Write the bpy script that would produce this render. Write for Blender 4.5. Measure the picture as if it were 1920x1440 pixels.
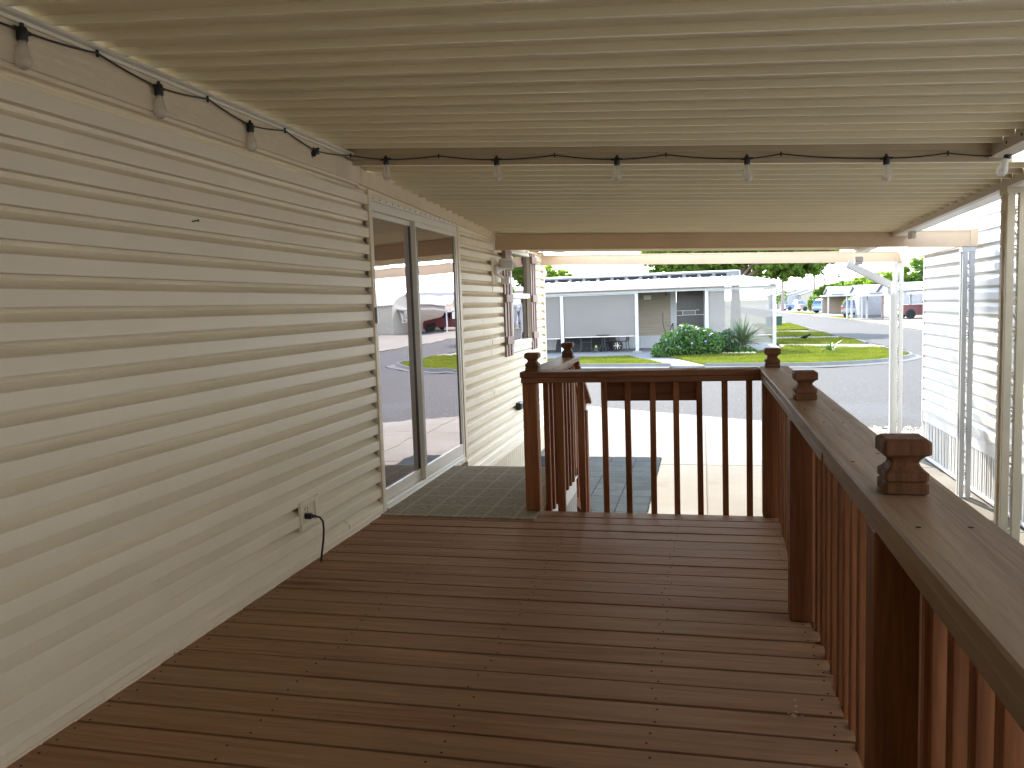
import bpy, bmesh, math, random
import numpy as np
from mathutils import Vector, Matrix, noise as mnoise
random.seed(7); RNG = np.random.default_rng(7)
rad = math.radians
for o in list(bpy.data.objects): bpy.data.objects.remove(o)
S = bpy.context.scene
C = S.collection

# ------------------------------------------------------------------ camera
CAMZ = 1.40
yaw, pitch, roll = rad(-13.335), rad(-5.438), rad(-1.951)
fw = Vector((math.sin(yaw)*math.cos(pitch), math.cos(yaw)*math.cos(pitch), math.sin(pitch)))
rt = Vector((math.cos(yaw), -math.sin(yaw), 0)); up = rt.cross(fw)
r2 = math.cos(roll)*rt + math.sin(roll)*up; u2 = -math.sin(roll)*rt + math.cos(roll)*up
cd = bpy.data.cameras.new('camera'); cam = bpy.data.objects.new('camera', cd); C.objects.link(cam)
M = Matrix((r2, u2, -fw)).transposed().to_4x4(); M.translation = Vector((0, 0, CAMZ)); cam.matrix_world = M
cd.sensor_width = 36; cd.lens = 36*1515/1920; cd.clip_start = 0.05; cd.clip_end = 3000
S.camera = cam

# ------------------------------------------------------------------ sky and sun
SUN_EL, SUN_AZ = rad(34), rad(-12)          # azimuth from +Y, negative = to the left
W = bpy.data.worlds.new('World'); S.world = W; W.use_nodes = True
nt = W.node_tree; nt.nodes.clear()
def N(t, **k):
    n = nt.nodes.new(t)
    for a, b in k.items(): setattr(n, a, b)
    return n
sky = N('ShaderNodeTexSky', sky_type='NISHITA', sun_disc=False, sun_elevation=SUN_EL, sun_rotation=SUN_AZ)
sky.air_density = 1.0; sky.dust_density = 0.25; sky.ozone_density = 1.0
tc = N('ShaderNodeTexCoord'); sep = N('ShaderNodeSeparateXYZ'); L = nt.links.new
L(tc.outputs['Generated'], sep.inputs[0])
# broken cloud overhead; bright ramp to the horizon all round, added for porch light
zc = N('ShaderNodeMath', operation='MAXIMUM'); zc.inputs[1].default_value = .06; L(sep.outputs[2], zc.inputs[0])
dv = N('ShaderNodeVectorMath', operation='DIVIDE'); cz = N('ShaderNodeCombineXYZ')
for i in range(3): L(zc.outputs[0], cz.inputs[i])
L(tc.outputs['Generated'], dv.inputs[0]); L(cz.outputs[0], dv.inputs[1])
nz = N('ShaderNodeTexNoise'); nz.inputs['Scale'].default_value = .55; nz.inputs['Detail'].default_value = 8; nz.inputs['Roughness'].default_value = .6; L(dv.outputs[0], nz.inputs[0])
rp = N('ShaderNodeMapRange'); rp.inputs['From Min'].default_value = .46; rp.inputs['From Max'].default_value = .70; L(nz.outputs[0], rp.inputs[0])
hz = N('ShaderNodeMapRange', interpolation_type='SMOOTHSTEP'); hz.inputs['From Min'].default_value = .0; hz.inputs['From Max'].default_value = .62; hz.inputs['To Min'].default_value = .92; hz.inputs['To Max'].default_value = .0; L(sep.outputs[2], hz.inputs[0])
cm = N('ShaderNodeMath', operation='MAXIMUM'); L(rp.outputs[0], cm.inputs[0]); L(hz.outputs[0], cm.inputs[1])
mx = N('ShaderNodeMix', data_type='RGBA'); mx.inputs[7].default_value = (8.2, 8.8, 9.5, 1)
bg = N('ShaderNodeBackground'); bg.inputs['Strength'].default_value = 0.13
ow = N('ShaderNodeOutputWorld')
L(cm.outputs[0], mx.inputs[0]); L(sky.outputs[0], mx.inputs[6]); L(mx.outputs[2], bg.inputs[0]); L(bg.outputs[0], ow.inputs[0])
sd = bpy.data.lights.new('sun', 'SUN'); sd.energy = 2.0; sd.angle = rad(.6); sd.color = (1, .95, .86)
so = bpy.data.objects.new('sun', sd); C.objects.link(so)
sdir = Vector((math.sin(SUN_AZ)*math.cos(SUN_EL), math.cos(SUN_AZ)*math.cos(SUN_EL), math.sin(SUN_EL)))
so.rotation_euler = (-sdir).to_track_quat('-Z', 'Y').to_euler(); so.location = sdir*60
S.view_settings.view_transform = 'Standard'; S.view_settings.look = 'None'
S.view_settings.gamma = 1; S.view_settings.use_curve_mapping = False
S.view_settings.exposure = 3.25
S.render.engine = 'CYCLES'
try:
    S.cycles.max_bounces = 10; S.cycles.diffuse_bounces = 6; S.cycles.transparent_max_bounces = 16
except Exception: pass

# ------------------------------------------------------------------ materials
MATS = {}
def mat(name, col, rough=.6, var=.12, scale=4., stretch=(1, 1, 1), bump=0., bscale=60., bstretch=(1, 1, 1), metal=0.,
        spec=.5, rnd=0., col2=None, spots=None, detail=5, alpha=None, transl=0., coat=0.):
    """colour noise + fine relief + per-object variation, all from object coordinates"""
    if name in MATS: return MATS[name]
    m = bpy.data.materials.new(name); m.use_nodes = True; t = m.node_tree; t.nodes.clear(); l = t.links.new
    n = lambda k: t.nodes.new(k)
    out = n('ShaderNodeOutputMaterial'); p = n('ShaderNodeBsdfPrincipled')
    tc = n('ShaderNodeTexCoord'); oi = n('ShaderNodeObjectInfo')
    off = n('ShaderNodeVectorMath'); off.operation = 'MULTIPLY_ADD'
    cmb = n('ShaderNodeCombineXYZ')
    for i in range(3): l(oi.outputs['Random'], cmb.inputs[i])
    off.inputs[1].default_value = (37, 53, 71)
    l(cmb.outputs[0], off.inputs[0]); l(tc.outputs['Object'], off.inputs[2])
    mp = n('ShaderNodeMapping'); mp.inputs['Scale'].default_value = stretch; l(off.outputs[0], mp.inputs[0])
    nz = n('ShaderNodeTexNoise'); nz.inputs['Scale'].default_value = scale; nz.inputs['Detail'].default_value = detail; nz.inputs['Roughness'].default_value = .6
    l(mp.outputs[0], nz.inputs[0])
    mr = n('ShaderNodeMapRange'); mr.inputs['From Min'].default_value = .28; mr.inputs['From Max'].default_value = .72
    l(nz.outputs[0], mr.inputs[0])
    mix = n('ShaderNodeMix'); mix.data_type = 'RGBA'
    c2 = col2 or tuple(min(1, c*(1+var)) for c in col); c1 = col if col2 else tuple(c*(1-var) for c in col)
    mix.inputs[6].default_value = (*c1, 1); mix.inputs[7].default_value = (*c2, 1); l(mr.outputs[0], mix.inputs[0])
    last = mix.outputs[2]
    if rnd:
        hs = n('ShaderNodeHueSaturation'); m2 = n('ShaderNodeMapRange'); m2.inputs['To Min'].default_value = 1-rnd; m2.inputs['To Max'].default_value = 1+rnd
        l(oi.outputs['Random'], m2.inputs[0]); l(m2.outputs[0], hs.inputs['Value']); l(last, hs.inputs['Color']); last = hs.outputs[0]
    if spots:   # (scale, threshold, colour, amount): stains with their own shape; on the fascia, painted emboss highlights
        for sc, th, sc_col, amt in spots:
            s = n('ShaderNodeTexNoise'); s.inputs['Scale'].default_value = sc; s.inputs['Detail'].default_value = 6; l((mp if name == 'embossed_fascia' else off).outputs[0], s.inputs[0])
            r = n('ShaderNodeMapRange'); r.inputs['From Min'].default_value = th; r.inputs['From Max'].default_value = th+.12; r.inputs['To Max'].default_value = amt
            l(s.outputs[0], r.inputs[0]); q = n('ShaderNodeMix'); q.data_type = 'RGBA'; q.inputs[7].default_value = (*sc_col, 1)
            l(r.outputs[0], q.inputs[0]); l(last, q.inputs[6]); last = q.outputs[2]
    l(last, p.inputs['Base Color'])
    p.inputs['Roughness'].default_value = rough; p.inputs['Metallic'].default_value = metal
    p.inputs['Specular IOR Level'].default_value = spec; p.inputs['Coat Weight'].default_value = coat
    if bump:
        mb = n('ShaderNodeMapping'); mb.inputs['Scale'].default_value = bstretch; l(off.outputs[0], mb.inputs[0])
        bn = n('ShaderNodeTexNoise'); bn.inputs['Scale'].default_value = bscale; bn.inputs['Detail'].default_value = 3; l(mb.outputs[0], bn.inputs[0])
        bp = n('ShaderNodeBump'); bp.inputs['Strength'].default_value = bump; bp.inputs['Distance'].default_value = .004
        l(bn.outputs[0], bp.inputs['Height']); l(bp.outputs[0], p.inputs['Normal'])
    sh = p.outputs[0]
    if transl:
        tr = n('ShaderNodeBsdfTranslucent'); ms = n('ShaderNodeMixShader'); ms.inputs[0].default_value = transl
        bc = n('ShaderNodeMix'); bc.data_type = 'RGBA'; bc.blend_type = 'MULTIPLY'; bc.inputs[0].default_value = 1; bc.inputs[7].default_value = (1.9, 2.0, .8, 1)
        l(last, bc.inputs[6]); l(bc.outputs[2], tr.inputs[0]); l(sh, ms.inputs[1]); l(tr.outputs[0], ms.inputs[2]); sh = ms.outputs[0]
    if alpha is not None:
        tp = n('ShaderNodeBsdfTransparent'); ms = n('ShaderNodeMixShader'); ms.inputs[0].default_value = alpha
        l(tp.outputs[0], ms.inputs[1]); l(sh, ms.inputs[2]); sh = ms.outputs[0]
    l(sh, out.inputs[0]); MATS[name] = m; return m

def wood(name, base, dark, axis, rough=.62, knots=1., rnd=.12, weather=None, wear=None, spec=.14):
    """sawn timber: long grain lines, growth bands, knots; axis = grain direction"""
    m = bpy.data.materials.new(name); m.use_nodes = True; t = m.node_tree; t.nodes.clear(); l = t.links.new
    n = lambda k: t.nodes.new(k)
    out = n('ShaderNodeOutputMaterial'); p = n('ShaderNodeBsdfPrincipled'); tc = n('ShaderNodeTexCoord'); oi = n('ShaderNodeObjectInfo')
    cmb = n('ShaderNodeCombineXYZ'); [l(oi.outputs['Random'], cmb.inputs[i]) for i in range(3)]
    off = n('ShaderNodeVectorMath'); off.operation = 'MULTIPLY_ADD'; off.inputs[1].default_value = (31, 47, 67)
    l(cmb.outputs[0], off.inputs[0]); l(tc.outputs['Object'], off.inputs[2])
    st = [1, 1, 1]; st[axis] = .05
    mp = n('ShaderNodeMapping'); mp.inputs['Scale'].default_value = st; l(off.outputs[0], mp.inputs[0])
    st2 = [1, 1, 1]; st2[axis] = .16
    mk = n('ShaderNodeMapping'); mk.inputs['Scale'].default_value = st2; l(off.outputs[0], mk.inputs[0])
    # knots bend the grain
    vo = n('ShaderNodeTexVoronoi'); vo.inputs['Scale'].default_value = 4.2; l(mk.outputs[0], vo.inputs[0])
    kr = n('ShaderNodeMapRange'); kr.inputs['From Min'].default_value = .02; kr.inputs['From Max'].default_value = .16; kr.inputs['To Min'].default_value = 1; kr.inputs['To Max'].default_value = 0
    l(vo.outputs['Distance'], kr.inputs[0])
    g1 = n('ShaderNodeTexNoise'); g1.inputs['Scale'].default_value = 26; g1.inputs['Detail'].default_value = 6; g1.inputs['Roughness'].default_value = .62; g1.inputs['Distortion'].default_value = .6
    l(mp.outputs[0], g1.inputs[0])
    g2 = n('ShaderNodeTexNoise'); g2.inputs['Scale'].default_value = 130; g2.inputs['Detail'].default_value = 3; l(mp.outputs[0], g2.inputs[0])
    ad = n('ShaderNodeMath'); ad.operation = 'MULTIPLY_ADD'; ad.inputs[1].default_value = .45; l(g2.outputs[0], ad.inputs[0]); l(g1.outputs[0], ad.inputs[2])
    mr = n('ShaderNodeMapRange'); mr.inputs['From Min'].default_value = .5; mr.inputs['From Max'].default_value = .98; l(ad.outputs[0], mr.inputs[0])
    mix = n('ShaderNodeMix'); mix.data_type = 'RGBA'; mix.inputs[6].default_value = (*base, 1); mix.inputs[7].default_value = (*dark, 1); l(mr.outputs[0], mix.inputs[0])
    last = mix.outputs[2]
    if weather:      # greyed patches
        wn = n('ShaderNodeTexNoise'); wn.inputs['Scale'].default_value = 3.; wn.inputs['Detail'].default_value = 7; l(mk.outputs[0], wn.inputs[0])
        wr = n('ShaderNodeMapRange'); wr.inputs['From Min'].default_value = .42; wr.inputs['From Max'].default_value = .68; wr.inputs['To Max'].default_value = weather[1]; l(wn.outputs[0], wr.inputs[0])
        q = n('ShaderNodeMix'); q.data_type = 'RGBA'; q.inputs[7].default_value = (*weather[0], 1); l(wr.outputs[0], q.inputs[0]); l(last, q.inputs[6]); last = q.outputs[2]
    if knots:
        km = n('ShaderNodeMath'); km.operation = 'MULTIPLY'; km.inputs[1].default_value = .75*knots; l(kr.outputs[0], km.inputs[0])
        # only some cells hold a knot
        gt = n('ShaderNodeMath'); gt.operation = 'GREATER_THAN'; gt.inputs[1].default_value = .66; sp = n('ShaderNodeSeparateColor'); l(vo.outputs['Color'], sp.inputs[0]); l(sp.outputs[0], gt.inputs[0])
        k2 = n('ShaderNodeMath'); k2.operation = 'MULTIPLY'; l(km.outputs[0], k2.inputs[0]); l(gt.outputs[0], k2.inputs[1])
        q = n('ShaderNodeMix'); q.data_type = 'RGBA'; q.inputs[7].default_value = (*[c*.35 for c in dark], 1); l(k2.outputs[0], q.inputs[0]); l(last, q.inputs[6]); last = q.outputs[2]
    hs = n('ShaderNodeHueSaturation'); m2 = n('ShaderNodeMapRange'); m2.inputs['To Min'].default_value = 1-rnd; m2.inputs['To Max'].default_value = 1+rnd
    l(oi.outputs['Random'], m2.inputs[0]); l(m2.outputs[0], hs.inputs['Value']); l(last, hs.inputs['Color'])
    l(hs.outputs[0], p.inputs['Base Color'])
    rr = n('ShaderNodeMapRange'); rr.inputs['To Min'].default_value = rough-.12; rr.inputs['To Max'].default_value = rough+.15; l(g1.outputs[0], rr.inputs[0]); l(rr.outputs[0], p.inputs['Roughness']); p.inputs['Specular IOR Level'].default_value = spec
    bp = n('ShaderNodeBump'); bp.inputs['Strength'].default_value = .35; bp.inputs['Distance'].default_value = .003; bp.invert = True
    l(ad.outputs[0], bp.inputs['Height']); l(bp.outputs[0], p.inputs['Normal'])
    l(p.outputs[0], out.inputs[0]); MATS[name] = m; return m

def glass(name, tint, ior=1.75, wav=.02, base=0.):
    m = bpy.data.materials.new(name); m.use_nodes = True; t = m.node_tree; t.nodes.clear(); l = t.links.new; n = lambda k: t.nodes.new(k)
    out = n('ShaderNodeOutputMaterial'); tr = n('ShaderNodeBsdfTransparent'); tr.inputs[0].default_value = (*tint, 1)
    gl = n('ShaderNodeBsdfGlossy'); gl.inputs['Roughness'].default_value = .004; gl.inputs[0].default_value = (1, .93, .95, 1)
    fr0 = n('ShaderNodeFresnel'); fr0.inputs[0].default_value = ior; fr = n('ShaderNodeMath'); fr.operation = 'MULTIPLY_ADD'; fr.inputs[1].default_value = 1-base; fr.inputs[2].default_value = base; l(fr0.outputs[0], fr.inputs[0]); ms = n('ShaderNodeMixShader')
    tc = n('ShaderNodeTexCoord'); nz = n('ShaderNodeTexNoise'); nz.inputs['Scale'].default_value = 2.2; nz.inputs['Detail'].default_value = 1
    bp = n('ShaderNodeBump'); bp.inputs['Strength'].default_value = wav; bp.inputs['Distance'].default_value = .05
    l(tc.outputs['Object'], nz.inputs[0]); l(nz.outputs[0], bp.inputs['Height']); l(bp.outputs[0], gl.inputs['Normal'])
    l(fr.outputs[0], ms.inputs[0]); l(tr.outputs[0], ms.inputs[1]); l(gl.outputs[0], ms.inputs[2]); l(ms.outputs[0], out.inputs[0]); MATS[name] = m; return m

VINYL = mat('beige_vinyl', (.75, .665, .50), .48, .05, 1.3, bump=.10, bscale=34, bstretch=(1, .12, 3), rnd=.02, spots=[(1.1, .62, (.67, .57, .40), .5)])
VINYL_TRIM = mat('beige_vinyl_trim', (.72, .62, .46), .45, .05, 3)
FASCIA = mat('embossed_fascia', (.66, .55, .38), .5, .07, 5, bump=1., bscale=34, bstretch=(1, .3, 1.6), stretch=(1,.28,1.5), spots=[(55, .57, (.78, .68, .50), .4), (48, .58, (.54, .44, .30), .35)])  # pale and dark flecks in the colour stand in for embossed highlights
FASCIA2 = mat('smooth_fascia', (.66, .54, .38), .5, .06, 4, bump=.15, bscale=30, bstretch=(1, .2, 2))
PAN = mat('beige_roof_pan', (.74, .66, .47), .42, .05, 1.2, bump=.05, bscale=60, rnd=.025, spots=[(2.0, .66, (.68, .58, .38), .35)])
PANTRIM = mat('beige_roof_trim', (.50, .41, .275), .45, .08, 3)
BEAM = mat('tan_beam', (.54, .39, .25), .5, .07, 2.5, bump=.06, bscale=40, spots=[(9, .70, (.24, .15, .09), .6)])
GUTTER = mat('tan_gutter', (.50, .43, .35), .5, .07, 2.5)
WHITE = mat('white_paint', (.70, .69, .665), .4, .04, 4)
DOORW = mat('white_vinyl_frame', (.72, .68, .58), .38, .04, 5)
STEEL = mat('white_post', (.42, .415, .395), .42, .06, 6, spots=[(16, .68, (.45, .36, .25), .5)])
NWHITE = mat('white_vinyl', (.53, .52, .495), .5, .03, 1.5, bump=.05, bscale=40, bstretch=(1, .1, 3))
CHAN = mat('cream_channel', (.74, .69, .57), .5, .04, 5); POSTB = mat('beige_post', (.52, .44, .30), .5, .07, 6)
DARKGREY = mat('dark_anodised', (.10, .095, .085), .35, .1, 5)
BLACKP = mat('black_plastic', (.012, .012, .012), .42, .2, 9)
DECK = wood('deck_stain', (.37, .208, .112), (.21, .108, .056), 0, .66, 1.0, .05, weather=((.33, .215, .125), .45), spec=.08)
CEDX = wood('rail_cedar_x', (.25, .098, .042), (.12, .042, .018), 0, .6, .9, .14)
CEDY = wood('rail_cedar_y', (.25, .098, .042), (.12, .042, .018), 1, .6, .9, .14)
CEDZ = wood('rail_cedar_z', (.30, .120, .050), (.14, .050, .020), 2, .58, .9, .16)
CEDF = wood('backlit_finial', (.17, .074, .034), (.085, .034, .016), 2, .6, .6, .10)  # cedar darkened in the colour to stand for backlit post tops
CAPW = wood('weathered_cap', (.31, .20, .118), (.15, .087, .049), 1, .52, .8, .06, weather=((.32, .23, .15), .7))
CAPX = wood('front_cap', (.24, .105, .052), (.115, .045, .022), 0, .58, .8, .06)
SHUT = mat('brown_shutter', (.25, .155, .115), .55, .1, 8, stretch=(1, 1, .15), rnd=.06)
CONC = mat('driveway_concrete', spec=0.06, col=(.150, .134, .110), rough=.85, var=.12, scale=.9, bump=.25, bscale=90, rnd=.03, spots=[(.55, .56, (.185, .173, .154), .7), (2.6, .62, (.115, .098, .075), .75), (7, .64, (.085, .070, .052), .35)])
CONC2 = mat('path_concrete', spec=0.06, col=(.19, .19, .187), rough=.85, var=.1, scale=1.5, bump=.2, bscale=80)
KERB = mat('kerb_concrete', spec=0.05, col=(.105, .102, .095), rough=.85, var=.14, scale=2.5, bump=.2, bscale=60)
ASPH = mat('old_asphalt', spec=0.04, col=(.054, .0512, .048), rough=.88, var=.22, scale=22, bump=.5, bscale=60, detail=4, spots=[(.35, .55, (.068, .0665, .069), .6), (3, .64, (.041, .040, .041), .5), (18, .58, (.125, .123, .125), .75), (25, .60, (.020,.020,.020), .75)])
LAWN = mat('lawn_soil', spec=0.0, col=(.078, .085, .014), rough=.95, var=.25, scale=1.2, col2=(.135, .12, .036))
GRASS = mat('grass_blade', spec=0.06, col=(.064, .09, .011), rough=.6, var=.3, scale=.9, col2=(.135, .138, .028), transl=.25)
GROUND = mat('far_ground', spec=0.0, col=(.20, .19, .13), rough=.95, var=.2, scale=.2)
LEAFD = mat('leaf_dark', spec=0.12, col=(.055, .10, .018), rough=.5, var=.3, scale=.6, col2=(.11, .17, .028), transl=.36, rnd=.08)
LEAFM = mat('leaf_mid', spec=0.12, col=(.06, .12, .02), rough=.5, var=.3, scale=.6, col2=(.12, .19, .03), transl=.42, rnd=.08)
LEAFL = mat('leaf_light', spec=0.12, col=(.10, .16, .025), rough=.5, var=.3, scale=.6, col2=(.16, .22, .04), transl=.5, rnd=.08)
SHRUBL = mat('shrub_leaf', spec=0.2, col=(.035, .085, .022), rough=.45, var=.3, scale=3, col2=(.07, .13, .035), transl=.2)
YUCC = mat('yucca_leaf', (.06, .10, .045), .5, .2, 5, col2=(.13, .17, .08), transl=.15, rnd=.2)
PALML = mat('palm_leaf', (.09, .18, .05), .45, .2, 5, transl=.25, rnd=.2)
FPALM = mat('far_palm_leaf', (.10, .14, .06), .6, .2, 2, transl=.2)
BARK = mat('bark', (.13, .095, .07), .9, .25, 6, bump=.6, bscale=30)
PBARK = mat('palm_bark', (.20, .17, .14), .9, .25, 6, bump=.5, bscale=30)
PURP = mat('purple_petal', (.30, .22, .72), .5, .1, 9, transl=.2)

# ------------------------------------------------------------------ mesh helpers
class MB:
    def __init__(s): s.v = []; s.f = []; s.sm = []
    def add(s, vs, fs, smooth=False):
        b = len(s.v); s.v += [tuple(v) for v in vs]; s.f += [tuple(b+i for i in f) for f in fs]; s.sm += [smooth]*len(fs); return s
    def box(s, x0, x1, y0, y1, z0, z1, c=0.):
        if x0 > x1: x0, x1 = x1, x0
        if y0 > y1: y0, y1 = y1, y0
        if z0 > z1: z0, z1 = z1, z0
        if c <= 0:
            return s.add([(x0,y0,z0),(x1,y0,z0),(x1,y1,z0),(x0,y1,z0),(x0,y0,z1),(x1,y0,z1),(x1,y1,z1),(x0,y1,z1)],
                         [(0,3,2,1),(4,5,6,7),(0,1,5,4),(1,2,6,5),(2,3,7,6),(3,0,4,7)])
        # chamfered box: 24 verts
        vs = []; idx = {}
        X, Y, Z = (x0, x1), (y0, y1), (z0, z1)
        for i in (0,1):
            for j in (0,1):
                for k in (0,1):
                    sx, sy, sz = (c if i == 0 else -c), (c if j == 0 else -c), (c if k == 0 else -c)
                    idx[i,j,k,0] = len(vs); vs.append((X[i], Y[j]+sy, Z[k]+sz))
                    idx[i,j,k,1] = len(vs); vs.append((X[i]+sx, Y[j], Z[k]+sz))
                    idx[i,j,k,2] = len(vs); vs.append((X[i]+sx, Y[j]+sy, Z[k]))
        fs = []
        q = [(0,0),(1,0),(1,1),(0,1)]
        for i in (0,1):
            a = [idx[i,j,k,0] for j,k in q]; fs.append(a if i else a[::-1])
            a = [idx[j,i,k,1] for j,k in q]; fs.append(a[::-1] if i else a)
            a = [idx[j,k,i,2] for j,k in q]; fs.append(a if i else a[::-1])
        for a in (0,1):
            for b in (0,1):
                f = [idx[0,a,b,1], idx[1,a,b,1], idx[1,a,b,2], idx[0,a,b,2]]; fs.append(f if (a == b) == (a == 0) else f[::-1])
                f = [idx[a,0,b,0], idx[a,1,b,0], idx[a,1,b,2], idx[a,0,b,2]]; fs.append(f)
                f = [idx[a,b,0,0], idx[a,b,1,0], idx[a,b,1,1], idx[a,b,0,1]]; fs.append(f)
        for i in (0,1):
            for j in (0,1):
                for k in (0,1): fs.append([idx[i,j,k,0], idx[i,j,k,1], idx[i,j,k,2]])
        s.fixn = True
        return s.add(vs, fs)
    def prism(s, prof, axis, a, b, smooth=False, fa=None, fb=None):
        """closed 2-D profile swept along an axis; prof in the two other axes' order; fa/fb shift the profile at the ends"""
        n = len(prof); vs = []
        for t, sh in ((a, fa), (b, fb)):
            for p, q in prof:
                if sh: p, q = p+sh[0], q+sh[1]
                vs.append({0: (t, p, q), 1: (p, t, q), 2: (p, q, t)}[axis])
        fs = [(i, (i+1) % n, n+(i+1) % n, n+i) for i in range(n)]
        s.fixn = True
        return s.add(vs, fs+[tuple(range(n))[::-1], tuple(range(n, 2*n))])
    def tube(s, pts, r, seg=8, smooth=True, caps=True):
        pts = [Vector(p) for p in pts]; n = len(pts); rs = r if isinstance(r, (list, tuple)) else [r]*n
        vs = []; ref = None
        for i, p in enumerate(pts):
            d = (pts[min(i+1, n-1)]-pts[max(i-1, 0)]).normalized()
            if ref is None: ref = d.orthogonal().normalized()
            ref = (ref - d*ref.dot(d)).normalized(); b = d.cross(ref)
            for k in range(seg):
                a = 2*math.pi*k/seg; vs.append(p+(ref*math.cos(a)+b*math.sin(a))*rs[i])
        fs = [(i*seg+k, i*seg+(k+1) % seg, (i+1)*seg+(k+1) % seg, (i+1)*seg+k) for i in range(n-1) for k in range(seg)]
        s.add(vs, fs, smooth)
        if caps: s.add([vs[k] for k in range(seg)], [tuple(range(seg))[::-1]]); s.add([vs[(n-1)*seg+k] for k in range(seg)], [tuple(range(seg))])
        return s
    def lathe(s, prof, c=(0,0,0), seg=16, axis='z', smooth=True):
        vs = []; n = len(prof)
        for r, h in prof:
            for k in range(seg):
                a = 2*math.pi*k/seg; u, v = r*math.cos(a), r*math.sin(a)
                vs.append({'z': (c[0]+u, c[1]+v, c[2]+h), 'x': (c[0]+h, c[1]+u, c[2]+v), 'y': (c[0]+v, c[1]+h, c[2]+u)}[axis])
        fs = [(i*seg+k, i*seg+(k+1) % seg, (i+1)*seg+(k+1) % seg, (i+1)*seg+k) for i in range(n-1) for k in range(seg)]
        s.add(vs, fs, smooth)
        return s.add([vs[k] for k in range(seg)], [tuple(range(seg))[::-1]]).add([vs[(n-1)*seg+k] for k in range(seg)], [tuple(range(seg))])
    def bar(s, p, q, w, h, upv=(0,0,1)):
        p, q = Vector(p), Vector(q); d = (q-p).normalized(); u = Vector(upv); r = d.cross(u)
        if r.length < 1e-4: r = d.cross(Vector((1,0,0)))
        r.normalize(); u = r.cross(d); vs = []
        for t in (p, q):
            for a, b in ((-1,-1),(1,-1),(1,1),(-1,1)): vs.append(t+r*a*w/2+u*b*h/2)
        return s.add(vs, [(0,1,2,3),(7,6,5,4),(0,4,5,1),(1,5,6,2),(2,6,7,3),(3,7,4,0)])
    def mesh(s, name, m, off=Vector((0,0,0))):
        me = bpy.data.meshes.new(name)
        me.from_pydata([Vector(v)-off for v in s.v], [], s.f)
        me.polygons.foreach_set('use_smooth', s.sm)
        bm = bmesh.new(); bm.from_mesh(me); bmesh.ops.recalc_face_normals(bm, faces=bm.faces); bm.to_mesh(me); bm.free()
        if m: me.materials.append(m)
        me.update(); return me
    def obj(s, name, m, parent=None, local=False):
        off = Vector((0,0,0)) if (local or parent is None) else ROOT.get(parent.name, Vector((0,0,0)))
        o = bpy.data.objects.new(name, s.mesh(name, m, off)); C.objects.link(o)
        if parent is not None: o.parent = parent; ROOT[o.name] = off
        return o
ROOT = {}
def tag(o, label=None, cat=None, group=None, kind=None):
    if label: o['label'] = label
    if cat: o['category'] = cat
    if group: o['group'] = group
    if kind: o['kind'] = kind
    return o
def thing(name, label, cat, loc=(0,0,0), rz=0, group=None):
    o = bpy.data.objects.new(name, None); C.objects.link(o); o.location = loc; o.rotation_euler = (0,0,rz); o.empty_display_size = .1
    ROOT[o.name] = Vector(loc); return tag(o, label, cat, group)
def sub(name, parent):
    """an Empty-free grouping: first piece becomes the part"""
    return name
def rawobj(name, verts, faces, m, parent=None, smooth=False):
    """big meshes straight from numpy (all faces same size)"""
    me = bpy.data.meshes.new(name); nv, nf = len(verts), len(faces); k = faces.shape[1]
    me.vertices.add(nv); me.vertices.foreach_set('co', np.asarray(verts, np.float32).ravel())
    me.loops.add(nf*k); me.loops.foreach_set('vertex_index', faces.astype(np.int32).ravel())
    me.polygons.add(nf); me.polygons.foreach_set('loop_start', np.arange(0, nf*k, k, dtype=np.int32)); me.polygons.foreach_set('loop_total', np.full(nf, k, np.int32))
    if smooth: me.polygons.foreach_set('use_smooth', np.ones(nf, bool))
    me.update(); me.validate(); me.materials.append(m)
    o = bpy.data.objects.new(name, me); C.objects.link(o)
    if parent is not None: o.parent = parent; ROOT[o.name] = Vector((0,0,0))
    return o
def copy_tree(o, parent=None):
    c = o.copy(); C.objects.link(c)
    if parent is not None: c.parent = parent
    for ch in list(o.children): copy_tree(ch, c)
    return c
def like(src, name, parent, loc=None, rot=None, scale=None):
    c = src.copy(); c.name = name; C.objects.link(c); c.parent = parent
    if loc is not None: c.location = loc
    if rot is not None: c.rotation_euler = rot
    if scale is not None: c.scale = scale
    return c
G = -.62           # ground level (deck boards are z = 0)
WX = -2.20         # face of the mobile home wall

# ================================================================== GROUND
def sheet(name, pts, z, m, kind='structure', thick=.12):
    mb = MB(); n = len(pts)
    mb.add([(x, y, z) for x, y in pts]+[(x, y, z-thick) for x, y in pts], [tuple(range(n)), tuple(range(n, 2*n))[::-1]]+[(i, (i+1) % n, n+(i+1) % n, n+i) for i in range(n)])
    o = mb.obj(name, m); return tag(o, kind=kind)
sheet('ground', [(-900,-300),(900,-300),(900,1500),(-900,1500)], G-.03, GROUND, thick=.3)
# cross street and the street running away
road = sheet('road', [(-80,25.6),(-80,17.2),(-12,17.0),(-2.27,15.95),(.98,13.85),(2.2,13.2),(9,12.2),(60,11.5),(60,26),(22,27.5),(13.2,33),(11.4,40),(11.4,48),(12.0,71),(10.2,140),(9.5,330),(4.5,330),(6.0,120),(6.9,70),(6.7,46),(6.9,38),(7.2,32),(6.6,28.2),(5.6,25.6),(3.6,24.35)], G-.005, ASPH)
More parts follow.
